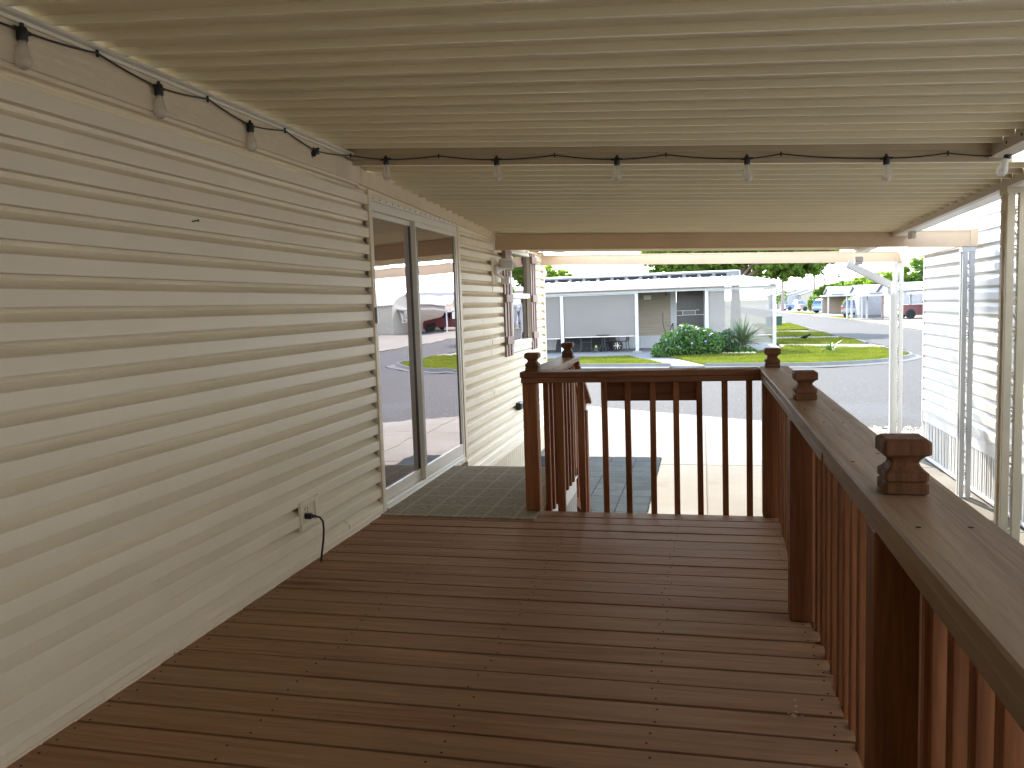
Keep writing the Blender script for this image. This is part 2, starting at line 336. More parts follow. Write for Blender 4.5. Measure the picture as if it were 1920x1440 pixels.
# driveway slabs
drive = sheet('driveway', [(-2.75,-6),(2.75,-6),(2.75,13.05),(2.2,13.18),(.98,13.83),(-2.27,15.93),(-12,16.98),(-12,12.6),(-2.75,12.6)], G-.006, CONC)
ys = [-6,-2.6,.8,4.1,7.35,10.05,12.55]
for i in range(len(ys)-1):
    for x0, x1 in ((-2.2,.03),(.045,2.6)):
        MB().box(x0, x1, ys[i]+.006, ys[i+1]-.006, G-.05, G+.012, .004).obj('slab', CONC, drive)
mb = MB(); n = 6
top = [(-2.2,12.56),(.03,12.56),(.03,14.42),(-2.27,15.9)]
for pts in ([(-2.2,12.556),(.03,12.556),(.03,14.40),(-2.2,15.84)], [(.045,12.556),(2.6,12.556),(2.6,13.05),(2.2,13.15),(.98,13.78),(.045,14.38)], [(-11.9,12.9),(-2.212,12.9),(-2.212,15.86),(-11.9,16.9)]):
    n = len(pts)
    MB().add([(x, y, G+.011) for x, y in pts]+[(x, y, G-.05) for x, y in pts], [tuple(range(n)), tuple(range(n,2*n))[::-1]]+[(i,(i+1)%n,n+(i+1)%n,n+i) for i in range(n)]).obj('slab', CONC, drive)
# lawn in front of the porch house + island + verges
def lawn_sheet(name, pts): return sheet(name, pts, G+.05, LAWN, thick=.15)
LAWNS = {
 'left': [(-14,26.4),(-5,26.0),(-.95,25.35),(-2.6,29.7),(-14,29.9)],
 'right': [(.1,25.2),(3.0,24.75),(5.0,25.7),(6.0,27.0),(6.5,28.6),(6.3,32.0),(3.3,34.6),(2.9,32.4),(1.9,30.8),(-1.2,29.4)],
 'verge1': [(3.2,36.6),(6.4,35.2),(6.55,38.8),(6.2,40.4),(3.3,40.4)],
 'verge2': [(3.5,43.2),(6.3,42.8),(6.35,47.6),(3.6,50)],
 'verge3': [(3.8,53.5),(6.4,53),(6.6,66),(3.8,66)],
}
for k, p in LAWNS.items(): lawn_sheet('lawn', p)
path = sheet('path', [(-.95,25.35),(.1,25.2),(-1.2,29.4),(-1.55,32.6),(-2.5,31.9),(-2.6,29.7)], G+.055, CONC2)
porch_slab = sheet('patio_slab', [(-12,29.95),(-2.62,29.75),(-2.52,31.85),(-1.5,32.62),(3.0,32.62),(3.0,38),(-12,38)], G+.06, CONC2)
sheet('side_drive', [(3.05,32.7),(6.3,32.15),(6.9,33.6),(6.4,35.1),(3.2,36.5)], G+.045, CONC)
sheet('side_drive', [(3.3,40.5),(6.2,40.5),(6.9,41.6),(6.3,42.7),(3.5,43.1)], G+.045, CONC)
# kerbs: swept blocks along lawn fronts
def kerb(pts, w=.16, h=.13):
    mb = MB()
    prof = [(-.02,0),(-.02,h),(.05,h),(w,h*.35),(w+.16,.012),(w+.16,0)]
    P = [Vector((x, y, 0)) for x, y in pts]; rings = []
    for i, p in enumerate(P):
        d = (P[min(i+1,len(P)-1)]-P[max(i-1,0)]).normalized(); nrm = Vector((d.y, -d.x, 0))
        rings.append([p+nrm*a+Vector((0,0,G-.004+b)) for a, b in prof])
    vs = [v for r in rings for v in r]; n = len(prof)
    fs = [(i*n+k, i*n+(k+1)%n, (i+1)*n+(k+1)%n, (i+1)*n+k) for i in range(len(P)-1) for k in range(n)]+[tuple(range(n)), tuple((len(P)-1)*n+k for k in range(n))]
    mb.add(vs, fs); tag(mb.obj('kerb', KERB), kind='structure')
kerb([(-14,26.35),(-5,25.95),(-.95,25.32)]); kerb([(.1,25.17),(3.0,24.7),(4.2,25.1),(5.05,25.62),(5.7,26.4),(6.1,27.0),(6.45,27.8),(6.57,28.6),(6.4,32.0)])
kerb([(6.45,35.2),(6.62,38.8),(6.3,40.4)]); kerb([(6.35,42.8),(6.42,47.6),(6.45,53),(6.65,66)])
# far side of the street: pale drives and verge
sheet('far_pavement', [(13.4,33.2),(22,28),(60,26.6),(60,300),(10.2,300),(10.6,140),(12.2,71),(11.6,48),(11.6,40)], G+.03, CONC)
for pts in ([(12.4,76),(13.9,78),(13.4,87),(12.2,88)], [(12.1,100),(13.6,100),(13.0,118),(11.3,118)], [(24,28.4),(60,27),(60,31),(21.5,34)]):
    lawn_sheet('lawn', pts)

def in_poly(P, poly):
    x, y = P[:,0], P[:,1]; r = np.zeros(len(P), bool); n = len(poly)
    for i in range(n):
        (x0,y0),(x1,y1) = poly[i], poly[(i+1)%n]
        with np.errstate(divide='ignore', invalid='ignore'):
            r ^= ((y0 > y) != (y1 > y)) & (x < (x1-x0)*(y-y0)/(y1-y0)+x0)
    return r
def grass(polys, dens, name, h=(.05,.11), label=None):
    vs = []
    for poly, d in zip(polys, dens):
        a = np.array(poly); lo, hi = a.min(0), a.max(0); cnt = int((hi-lo).prod()*d)
        P = RNG.uniform(lo, hi, (cnt,2)); P = P[in_poly(P, poly)]; n = len(P)
        patch = np.array([mnoise.noise((float(x)*.8, float(y)*.8, 3.)) for x, y in P])
        ang = RNG.uniform(0, 2*np.pi, n); hh = RNG.uniform(*h, n)*(1+.5*patch); w = RNG.uniform(.008,.018,n); lean = RNG.normal(0,.03,(n,2))
        z = np.full(n, G+.045); dx, dy = np.cos(ang)*w, np.sin(ang)*w
        A = np.stack([P[:,0]-dx, P[:,1]-dy, z],1); B = np.stack([P[:,0]+dx, P[:,1]+dy, z],1); T = np.stack([P[:,0]+lean[:,0], P[:,1]+lean[:,1], z+hh],1)
        vs.append(np.stack([A,B,T],1).reshape(-1,3))
    V = np.concatenate(vs); F = np.arange(len(V)).reshape(-1,3)
    return tag(rawobj(name, V, F, GRASS), kind='stuff')
vis = [[(-5.2,25.9),(-.95,25.35),(-2.6,29.7),(-5.2,29.8)], LAWNS['right'], LAWNS['verge1'], LAWNS['verge2'], LAWNS['verge3']]
grass(vis, (1100, 1300, 600, 400, 200), 'grass')

# ================================================================== MOBILE HOME (left)
home = thing('mobile_home', 'beige vinyl sided mobile home filling the left side, with glass patio door', 'house', (WX, 3, G))
LAP = .1115
def course_profile(z0, x, sgn=1, lap=LAP, d=.062):
    # dutch lap: proud flat face below, cove above; x = wall plane, sgn = outward direction
    rec = d*.74; pr = [(0,0),(d-.0015,0),(d,.004),(d,lap*.53),(d-.0012,lap*.56)]
    pr += [(d-.0012-rec*t**.76, lap*(.568+.282*t)) for t in (.05,.14,.3,.5,.75,.92,1.)]
    pr += [(d-rec*.93, lap*.91),(d-rec*.74, lap+.010),(-.004,lap+.010),(-.004,0)]
    return [(x+sgn*a, z0+b) for a, b in pr]
DY0, DY1 = 5.175, 7.235      # door opening incl. trim
HEND = 11.42
for k in range(-2, 22):
    z0 = .0315+LAP*(k)-.028
    top = 2.235
    if z0 > top-.02: continue
    lap = LAP if z0+LAP < top else top-z0-.012
    segs = []
    if k >= 0: segs.append((-5.0, -.6)); segs.append((-.6, DY0-.012) if k != 0 else (-.6, 4.62))
    if k == 0: segs.append((4.62, DY0-.012))
    # right of the door, with uneven lap joints
    j = {0: 8.05, 1: 8.12, 4: 8.35, 5: 8.5, 8: 8.3, 9: 8.36, 10: 8.02, 11: 8.0, 14: 8.45, 15: 8.5, 18: 7.9, 19: 7.86}.get(k, 20)
    if z0+LAP > 2.13: segs.append((DY1+.04, 8.5))
    else:
        zc = z0+LAP/2; wy0, wy1 = (9.30, 10.42) if .93 < zc < 2.1 else (99, 99)
        cuts = [DY1+.04]+([j] if j < 9 else [])
        cuts = cuts+([wy0] if wy0 < 20 else [HEND-.03]); segs += list(zip(cuts[:-1], cuts[1:]))
        if wy0 < 20: segs.append((wy1, HEND-.03))
    for a, b in segs:
        jit = random.uniform(-.0015,.0015)
        pr = course_profile(z0, WX-.042+jit+(.003 if a in (4.62, j) else 0), lap=lap); n_ = len(pr); ns = max(2, int((b-a)/.45)); vs = []
        for q in range(ns+1):
            yy = a+(b-a)*q/ns; wx = .0022*mnoise.noise((yy*1.1, k*.9, 2.)); wz = .0018*mnoise.noise((yy*.8, k*1.3, 7.))
            vs += [(p_+(wx if p_ > WX-.035 else 0), yy, z_+wz) for p_, z_ in pr]
        fs = [(q*n_+i, q*n_+(i+1)%n_, (q+1)*n_+(i+1)%n_, (q+1)*n_+i) for q in range(ns) for i in range(n_)]+[tuple(range(n_))[::-1], tuple(ns*n_+i for i in range(n_))]
        MB().add(vs, fs).obj('siding_course', VINYL, home)
MB().box(WX-.18, WX-.012, -5, HEND, -.35, 2.42).obj('wall_core', VINYL_TRIM, home) if False else None
# wall behind siding, with door and window openings
for a, b, z0, z1 in ((-5, DY0+.0, -.4, 2.615), (DY0, DY1, 2.19, 2.615), (DY0, DY1, -.4, .01), (DY1, 9.30, -.4, 2.615), (9.30, 10.42, -.4, .93), (9.30, 10.42, 2.09, 2.615), (10.42, HEND-.02, -.4, 2.615)):
    MB().box(WX-.13, WX-.047, a, b, z0, z1).obj('wall', VINYL_TRIM, home)
MB().box(WX, WX+.0275, -5, DY0-.012, .001, .036, .003).obj('base_trim', VINYL_TRIM, home)
MB().box(WX+.004, WX+.036, -5, 2.84, -.004, .009, .002).obj('base_trim', VINYL_TRIM, home)
MB().box(WX+.003, WX+.035, 2.85, DY0-.012, -.004, .009, .002).obj('base_trim', VINYL_TRIM, home)
# trim under the siding right of the door + ribbed skirting
MB().box(WX, WX+.02, DY1+.04, HEND-.03, -.275, -.222, .003).obj('skirt_trim', VINYL_TRIM, home)
MB().box(WX, WX+.014, DY1+.04, HEND-.03, -.222, -.195, .003).obj('skirt_trim', VINYL_TRIM, home)
def skirting(x, y0, y1, z0, z1, m, parent, sgn=1, pitch=.105):
    y = y0
    while y < y1-.01:
        e = min(y+pitch, y1)
        pr = [(x, y), (x+sgn*.010, y+.004), (x+sgn*.010, y+.030), (x+sgn*.003, y+.036), (x+sgn*.003, y+.048), (x+sgn*.010, y+.054), (x+sgn*.010, y+.078), (x+sgn*.002, y+.086), (x+sgn*.002, y+pitch-.002), (x-sgn*.006, y+pitch-.002), (x-sgn*.006, y)]
        MB().prism([(p, q) for p, q in pr], 2, z0, z1).obj('skirt_panel', m, parent); y += pitch
skirting(WX, DY1+.04, HEND-.02, G, -.276, VINYL, home)
# end wall facing the street and corner post
MB().box(-6.6, WX-.131, HEND-.10, HEND-.004, G, 2.44).obj('wall', VINYL_TRIM, home)
MB().box(WX-.05, WX+.022, HEND-.032, HEND+.02, -.27, 2.16, .006).obj('corner_post', VINYL_TRIM, home)
MB().box(-6.6, WX+.03, -5, 11.9, 2.62, 2.70).obj('roof', WHITE, home)
MB().box(-6.6, WX-.103, -5.0, -4.9, G, 2.6).obj('wall', VINYL_TRIM, home)
MB().prism([(WX-.115,2.44),(WX+.28,2.17),(WX+.28,2.155),(WX-.115,2.20)], 1, 10.72, 11.75).obj('soffit', VINYL_TRIM, home)
# fascia: near piece is embossed and level, far piece is smooth and falls with the lower roof
MB().box(WX+.018, WX+.045, -5, 4.66, 2.240, 2.385, .004).obj('fascia_board', FASCIA, home)
MB().box(WX+.018, WX+.043, 4.663, 5.02, 2.235, 2.36, .003).obj('fascia_board', FASCIA2, home)
MB().box(WX+.002, WX+.034, -5, 5.0, 2.222, 2.240, .002).obj('fascia_trim', VINYL_TRIM, home)
MB().prism([(WX+.018,2.232),(WX+.042,2.232),(WX+.042,2.335),(WX+.018,2.335)], 1, 5.023, 8.62, fb=(0,-.105)).obj('fascia_board', FASCIA2, home)
MB().prism([(WX+.0,2.215),(WX+.018,2.215),(WX+.018,2.336),(WX,2.336)], 1, 5.02, 8.62, fb=(0,-.105)).obj('fascia_backing', VINYL_TRIM, home)
MB().box(WX-.034, WX+.0175, 4.62, 5.08, 2.285, 2.47).obj('fascia_backing', VINYL_TRIM, home)
# door trim boards
MB().box(WX, WX+.030, DY0-.010, DY0+.036, -.02, 2.222, .003).obj('door_trim', VINYL_TRIM, home)
MB().box(WX, WX+.028, DY1-.03, DY1+.038, -.02, 2.19, .003).obj('door_trim', VINYL_TRIM, home)
MB().prism([(WX,2.152),(WX+.017,2.152),(WX+.017,2.215),(WX,2.225)], 1, DY0+.037, DY1-.031).obj('door_head_board', FASCIA, home)
MB().box(WX+.031, WX+.05, DY0-.008, DY0+.012, 1.32, 1.43, .003).obj('latch_plate', mat('grey_metal', (.3,.3,.3), .35, .1, 9, metal=.6), home)
# sliding patio door
door = MB(); y0, y1, zb, zt = DY0+.037, DY1-.031, .0, 2.15
door.box(WX-.06, WX+.020, y0, y0+.030, zb, zt, .003); door.box(WX-.06, WX+.020, y1-.045, y1, zb, zt, .003)
door.box(WX-.06, WX+.020, y0+.031, y1-.046, zt-.055, zt, .003); door.box(WX-.06, WX+.020, y0+.031, y1-.046, zb, zb+.045, .003)
door.box(WX+.020, WX+.034, y0+.031, y1-.046, zb+.004, zb+.018, .002)
door.box(WX+.0205, WX+.026, y0-.0, y1, zt+.002, zt+.030, .002); door.box(WX+.0205, WX+.028, y0, y1, zb-.03, zb-.001, .002)
door = door.obj('sliding_door', DOORW, home)
sc = MB()
for i in range(17):
    y = y0+.03+(y1-y0-.06)*i/16
    sc.lathe([(.0055,0),(.0055,.003)], (WX+.026, y, zt+.019), 8, 'x'); sc.lathe([(.0055,0),(.0055,.003)], (WX+.028, y, zb-.014), 8, 'x')
sc.obj('screws', mat('rust_screw', (.16,.12,.09), .6), door)
GL = glass('patio_glass', (.34,.34,.36), 2.0, .03, .48); GLW = glass('window_glass', (.5,.52,.53), 1.9, .025, .2)
ym = 6.10
# inner (left) panel sits deeper, outer (right) panel in front
for nm, a, b, xc, m, ww in (('inner', y0+.032, ym+.045, WX-.028, DOORW, .035), ('outer', ym-.02, y1-.047, WX+.004, DOORW, .04)):
    st = MB(); z0, z1 = zb+.047, zt-.057
    st.box(xc-.014, xc+.014, a, b, z0, z0+.10 if nm == 'outer' else z0+.085, .003).obj('bottom_rail', m, door); MB().box(xc-.014, xc+.014, a, b, z1-.035, z1, .003).obj('top_rail', m, door)
    if nm == 'inner':
        MB().box(xc-.013, xc+.013, a, a+.02, z0+.086, z1-.036, .003).obj('panel_stile', DOORW, door)
        MB().box(xc-.013, xc+.013, b-.085, b-.001, z0+.086, z1-.036, .003).obj('panel_stile', DARKGREY, door)
    else:
        s1 = MB(); s1.box(xc-.013, xc+.016, a+.001, a+.052, z0+.101, z1-.036, .003); s1.obj('meeting_stile', mat('grey_stile', (.22,.205,.17), .4, .1, 6), door)
        MB().box(xc-.020, xc+.022, a-.012, a, z0, z1, .003).obj('meeting_stile', DOORW, door)
        MB().box(xc-.013, xc+.013, b-.05, b-.001, z0+.101, z1-.036, .003).obj('panel_stile', mat('grey_stile2', (.30,.28,.23), .4, .1, 6), door)
    gz0 = z0+(.10 if nm == 'outer' else .085)
    MB().box(xc-.004, xc+.004, a+.03, b-.04, gz0-.005, z1-.03).obj('pane', GL, door)
# dim room behind the glass
MB().box(WX-.10, 1.49, -4.95, -4.8, -.35, 2.46).obj('wall', VINYL_TRIM, home)  # unseen wall across the deck's back end, added to darken the porch
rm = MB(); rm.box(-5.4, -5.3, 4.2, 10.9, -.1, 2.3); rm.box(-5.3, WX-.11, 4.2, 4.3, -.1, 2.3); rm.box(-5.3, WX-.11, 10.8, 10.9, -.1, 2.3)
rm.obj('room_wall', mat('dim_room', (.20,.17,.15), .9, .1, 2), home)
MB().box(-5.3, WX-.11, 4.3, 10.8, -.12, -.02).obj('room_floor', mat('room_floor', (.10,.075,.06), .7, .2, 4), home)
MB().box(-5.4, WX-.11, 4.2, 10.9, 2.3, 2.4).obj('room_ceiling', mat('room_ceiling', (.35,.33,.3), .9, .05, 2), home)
# window with two sashes
win = MB(); a, b, z0, z1 = 9.30, 10.42, .935, 2.085
win.box(WX-.05, WX+.030, a, a+.045, z0, z1, .003); win.box(WX-.05, WX+.030, b-.045, b, z0, z1, .003)
win.box(WX-.05, WX+.030, a+.046, b-.046, z1-.05, z1, .003); win.box(WX-.05, WX+.034, a-.01, b+.01, z0-.0, z0+.055, .003); win.box(WX-.05, WX+.024, a+.046, b-.046, 1.50, 1.565, .003)
win.box(WX+.017, WX+.026, a-.05, b+.05, z0-.075, z0-.002, .002)
win = win.obj('window', DOORW, home)
MB().box(WX-.02, WX-.012, a+.047, b-.047, 1.566, z1-.051).obj('pane', GLW, win); MB().box(WX-.03, WX-.022, a+.047, b-.047, z0+.056, 1.499).obj('pane', GLW, win)
MB().box(WX-.016, WX-.008, a+.047, a+.075, z0+.056, 1.499).obj('sash_stile', DOORW, win); MB().box(WX-.016, WX-.008, b-.075, b-.047, z0+.056, 1.499).obj('sash_stile', DOORW, win)
MB().box(WX-.30, WX-.29, a-.2, b+.2, z0-.1, z1+.1).obj('window_blind', mat('grey_blind', (.30,.30,.29), .8, .1, 3), win)
for c0 in (9.08, 10.55):
    bd = None
    for i in range(3):
        y = c0-.135+i*.135
        w = MB().box(WX+.0215, WX+.040, y-.038, y+.038, .835, 2.09, .003)
        if bd is None: bd = w.obj('shutter', SHUT, home)
        else: w.obj('shutter_board', SHUT, bd)
    for z in (1.02, 1.50, 2.0): MB().box(WX+.0405, WX+.060, c0-.16, c0+.16, z-.045, z+.045, .003).obj('shutter_batten', SHUT, bd)

# fixtures on the wall
sl = thing('security_light', 'white twin floodlight with sensor on the siding left of the window', 'light', (WX, 8.62, 1.8))
MB().box(WX+.016, WX+.032, 8.42, 8.58, 1.66, 1.93, .004).obj('back_plate', VINYL_TRIM, sl)
MB().lathe([(.05,0),(.055,.02),(.04,.04)], (WX+.0325, 8.52, 1.80), 16, 'x').obj('base_disc', WHITE, sl)
def flood(cy, cz, ang, tilt, lit):
    o = MB(); b = o.box(-.055, .05, -.065, .065, -.05, .05, .012); o = o.obj('lamp_head', WHITE, sl, local=True)
    o.location = Vector((WX+.13, cy, cz))-Vector(sl.location); o.rotation_euler = (0, tilt, ang)
    lens = MB().box(.0505, .058, -.055, .055, -.04, .04, .003).obj('lens', mat('lamp_lens', (.42,.40,.35), .25, .1, 30), o, local=True)
flood(8.62, 1.87, rad(-55), rad(10), 0); flood(8.80, 1.86, rad(20), rad(28), 0)
MB().tube([(WX+.06,8.53,1.80),(WX+.10,8.57,1.83),(WX+.12,8.62,1.85)], .014).obj('lamp_arm', WHITE, sl)
MB().tube([(WX+.06,8.55,1.79),(WX+.11,8.66,1.82),(WX+.13,8.76,1.84)], .014).obj('lamp_arm', WHITE, sl)
o = MB().tube([(WX+.05,8.56,1.76),(WX+.09,8.66,1.72)], .016).box(WX+.06, WX+.15, 8.66, 8.75, 1.655, 1.74, .012).obj('sensor', WHITE, sl)

ou = thing('wall_outlet', 'beige recessed power outlet low on the siding above the deck', 'outlet', (WX, 4.1, .28))
f = MB()
for a_, b_, c_, d_ in ((3.99,4.012,.20,.362),(4.165,4.20,.20,.362),(4.0125,4.1645,.332,.362),(4.0125,4.1645,.20,.226)): f.box(WX+.0125, WX+.032, a_, b_, c_, d_, .003)
f.obj('cover_frame', mat('cream_frame', (.72,.64,.49), .45, .03, 5), ou); MB().box(WX+.004, WX+.0225, 4.0125, 4.1645, .2265, .3315).obj('socket_face', VINYL_TRIM, ou)
o = MB(); [o.box(WX+.0225, WX+.024, 4.05+.03*i, 4.055+.03*i, .285+.02*j, .297+.02*j) for i in range(2) for j in range(2)]; o.obj('socket_slots', BLACKP, ou)
MB().box(WX+.020, WX+.026, 4.205, 4.209, .355, .362).obj('screw', BLACKP, ou)
cord = thing('power_cord', 'black plug and cord hanging from the wall outlet down to the deck', 'cord', (WX+.03, 4.1, .27))
MB().box(WX+.0228, WX+.066, 4.035, 4.065, .258, .290, .006).tube([(WX+.065,4.05,.274),(WX+.085,4.06,.272)], [.012,.007]).obj('plug', BLACKP, cord)
MB().tube([(WX+.08,4.058,.272),(WX+.10,4.075,.262),(WX+.11,4.09,.235),(WX+.107,4.10,.19),(WX+.098,4.105,.12),(WX+.085,4.105,.05),(WX+.075,4.10,-.03)], .006).obj('cord', BLACKP, cord)
bx = thing('outdoor_box', 'small black weatherproof box on the siding beside the railing post', 'outlet box', (WX, 9.45, .21))
MB().box(WX+.014, WX+.075, 9.36, 9.55, .165, .255, .008).obj('box_body', BLACKP, bx); MB().box(WX+.0755, WX+.085, 9.375, 9.535, .175, .245, .004).obj('lid', BLACKP, bx)
nl = MB().tube([(WX+.005,3.2,1.822),(WX+.045,3.205,1.826)], [.003,.003], 6).lathe([(.006,0),(.006,.003)], (WX+.045,3.205,1.826), 8, 'x').obj('wall_screw', mat('rust', (.10,.05,.03), .8)); tag(nl, 'single rusty screw sticking out of the siding left of the door', 'screw')

# ================================================================== PATIO COVERS
def zn(x, y=0): return 2.40-.068*(x+2.18)
def zf(x, y): return 2.19-.05*(x+2.21)-(y-8.57)*(.040-.0045*(x+2.21))
def pan(y0, x0, x1, zfun, parent, period=.3515, dz=0):
    # one roof pan: two low lips and two raised flats; closed sheet
    low = 0.; hi = .030
    pr = [(0,low),(.013,low),(.015,hi),(.161,hi),(.163,low),(.176,low),(.178,hi),(period-.0025,hi),(period-.001,low+.001)]
    th = .004
    prof = [(y0+a, b) for a, b in pr]+[(y0+a, b+th) for a, b in reversed(pr)]
    n = len(prof); vs = []
    for x in (x0, x1):
        for a, b in prof: vs.append((x, a, zfun(x, a)+b+dz))
    fs = [(i, (i+1)%n, n+(i+1)%n, n+i) for i in range(n)]
    m = len(pr)
    for base in (0, n):
        for i in range(m-1): fs.append((base+i, base+i+1, base+n-2-i, base+n-1-i))
    MB().add(vs, fs).obj('roof_pan', PAN, parent)
near = thing('patio_cover', 'near beige ribbed metal patio roof overhead at the top of the picture', 'patio roof', (0, 0, G))
y = 4.86-.3515*28
while y < 4.80: pan(y, -2.2028, 1.50, zn, near); y += .3515
def sloped(x0, x1, y0, y1, d0, d1, zfun, name, m, parent, c=0):
    vs = []
    for z in (d0, d1):
        for x, yy in ((x0,y0),(x1,y0),(x1,y1),(x0,y1)): vs.append((x, yy, zfun(x, yy)+z))
    return MB().add(vs, [(0,3,2,1),(4,5,6,7),(0,1,5,4),(1,2,6,5),(2,3,7,6),(3,0,4,7)]).obj(name, m, parent)
sloped(-2.195, 1.50, 4.862, 4.90, -.034, .05, zn, 'end_flashing', PANTRIM, near)
sloped(-2.15, 1.50, 4.845, 4.861, -.006, .05, zn, 'end_lip', PANTRIM, near)
sloped(1.501, 1.545, -5, 4.90, -.042, .055, zn, 'side_gutter', GUTTER, near); sloped(1.5455, 1.62, -5, 4.90, .012, .055, zn, 'gutter_lip', GUTTER, near); sloped(1.5455, 1.60, -5, 4.90, -.04, -.034, zn, 'gutter_flange', GUTTER, near)
MB().prism([(WX+.046,2.3855),(WX+.075,2.390),(WX+.085,2.397),(WX+.02,2.400),(WX+.02,2.386)], 1, -5, 4.90).obj('wall_channel', CHAN, near)
MB().box(WX+.0455, WX+.058, -5, 4.90, 2.372, 2.3845).obj('wall_channel', CHAN, near)
vs = []
for x in (-2.198, 1.62):
    for yy, z in ((4.902, zf(x,4.92)+.0), (4.912, zf(x,4.92)+.0), (4.912, zn(x)+.045), (4.902, zn(x)+.045)): vs.append((x, yy, z))
MB().add(vs, [(0,1,2,3),(7,6,5,4),(0,4,5,1),(1,5,6,2),(2,6,7,3),(3,7,4,0)]).obj('closure_strip', PANTRIM, near)
g = MB()
for yy in (4.42, 4.62, 3.9): g.lathe([(.007,0),(.007,.004)], (1.497, yy, zn(1.5)-.01), 8, 'x')
g.obj('gutter_screws', BLACKP, near)
far = thing('patio_cover', 'lower far patio roof section with tan beams and white scroll posts', 'patio roof', (0, 8.5, G))
y = 4.92
while y < 10.3: pan(y, -2.2028, 1.80, zf, far); y += .3515
RE = y
sloped(1.801, 1.84, 4.92, RE+.05, -.035, .05, zf, 'side_gutter', GUTTER, far); sloped(1.8405, 1.92, 4.92, RE+.05, -.034, -.028, zf, 'gutter_flange', WHITE, far); sloped(1.92, 1.935, 4.92, RE+.05, -.034, .03, zf, 'gutter_lip', GUTTER, far)
vs = [(WX+.044, 5.03, 2.337),(WX+.075, 5.03, 2.337),(WX+.075,5.03,2.322),(WX+.044,5.03,2.322)]
sloped(WX+.045, WX+.085, 4.95, 8.6, .028, .05, zf, 'wall_channel', WHITE, far)
MB().box(1.86, 1.90, 8.06, 8.20, zf(1.84,8.1)-.10, zf(1.84,8.1)-.036, .004).obj('gutter_strap', GUTTER, far)
def beamx(y, x0, x1, zt0, zt1, h, name='cross_beam'):
    t = .055; b = MB()
    def q(x, z, yy): return (x, yy, (zt0+(zt1-zt0)*(x-x0)/(x1-x0))+z)
    for ya, yb, za, zb_ in ((y, y+t, -h, 0), (y-.008, y, -h, -h+.013), (y-.008, y, -.013, 0)):
        vs = [q(x, z, yy) for z in (za, zb_) for x, yy in ((x0,ya),(x1,ya),(x1,yb),(x0,yb))]
        b.add(vs, [(0,3,2,1),(4,5,6,7),(0,1,5,4),(1,2,6,5),(2,3,7,6),(3,0,4,7)])
    return b.obj(name, BEAM, far)
beamx(8.57, WX+.03, 2.49, 2.178, 1.985, .158)
MB().box(WX+.016, WX+.032, 8.55, 8.65, 1.99, 2.23, .003).obj('beam_bracket', WHITE, far)
MB().box(2.491, 2.56, 8.56, 8.64, 1.825, 1.992, .004).obj('beam_cap', BEAM, far)
beamx(11.2, WX+.03, 2.42, 2.108, 1.944, .142)
b = MB(); vs = []
for z in (-.145, 0):
    for x, yy, zt_ in ((2.43,8.66,1.985),(2.48,8.66,1.985),(2.48,11.26,1.945),(2.43,11.26,1.945)): vs.append((x, yy, zt_+z))
b.add(vs, [(0,3,2,1),(4,5,6,7),(0,1,5,4),(1,2,6,5),(2,3,7,6),(3,0,4,7)]).obj('side_beam', BEAM, far)
def scroll(c, u, h0, amp, r=.006):
    """an S scroll in the vertical plane spanned by u"""
    pts = []; u = Vector(u)
    for i in range(33):
        t = i/32; a = t*4*math.pi
        k = .25+.75*abs(math.cos(math.pi*(t-.5)))
        pts.append(Vector(c)+u*(amp*math.sin(2*math.pi*t)*.95)+Vector((0,0,h0*(t-.5))))
    mb = MB().tube(pts, r, 6)
    for s in (-1, 1):
        cc = Vector(c)+u*(s*amp*.15)+Vector((0,0,s*h0*.32)); q = []
        for i in range(22):
            a = i/21*2.6*math.pi; rr = amp*(.85-.65*i/21); q.append(cc+u*(rr*math.cos(a))+Vector((0,0,1))*(rr*1.5*math.sin(a)))
        mb.tube(q, r, 6)
    return mb
def scroll_post(x, y, z0, z1, w, n, q=.042, STEEL=STEEL):
    # corner column: three square tubes with scrolls on both faces
    p = MB().box(x, x+q, y, y+.030, z0, z1, .003).obj('post', STEEL, far)
    MB().box(x+w-q-.004, x+w, y, y+.034, z0, z1, .003).obj('post_tube', STEEL, p); MB().box(x, x+.030, y+w-q, y+w, z0, z1, .003).obj('post_tube', STEEL, p)
    MB().box(x-.012, x+w+.012, y-.012, y+w+.012, z0-.001, z0+.006).obj('base_plate', STEEL, p)
    MB().box(x-.006, x+w+.006, y-.006, y+w+.006, z1-.05, z1+.0, .002).obj('post_bracket', STEEL, p)
    H = (z1-z0-.15)/n
    for i in range(n):
        zc = z0+.1+H*(i+.5)
        scroll((x+w/2, y+.015, zc), (1,0,0), H*.62, w/2-q*.55).obj('scroll', STEEL, p); scroll((x+.015, y+w/2, zc), (0,1,0), H*.62, w/2-q*.55).obj('scroll', STEEL, p)
    return p
scroll_post(1.815, 5.55, G+.012, 2.035, .115, 5, .045, POSTB)
scroll_post(2.435, 8.575, G+.012, 1.825, .105, 5)
scroll_post(2.395, 11.21, G+.012, 1.800, .105, 5)
# downspout
ds = MB().bar((1.86,RE+.02,1.83),(1.86,RE+.12,1.80),.09,.07).bar((1.80,11.05,1.80),(2.33,11.18,1.52),.075,.085).bar((2.345,11.18,1.53),(2.36,11.19,1.40),.05,.075)
ds.bar((2.360,11.19,1.42),(2.368,11.19,G+.1),.045,.06,(0,1,0)); ds.obj('downspout', STEEL, far)

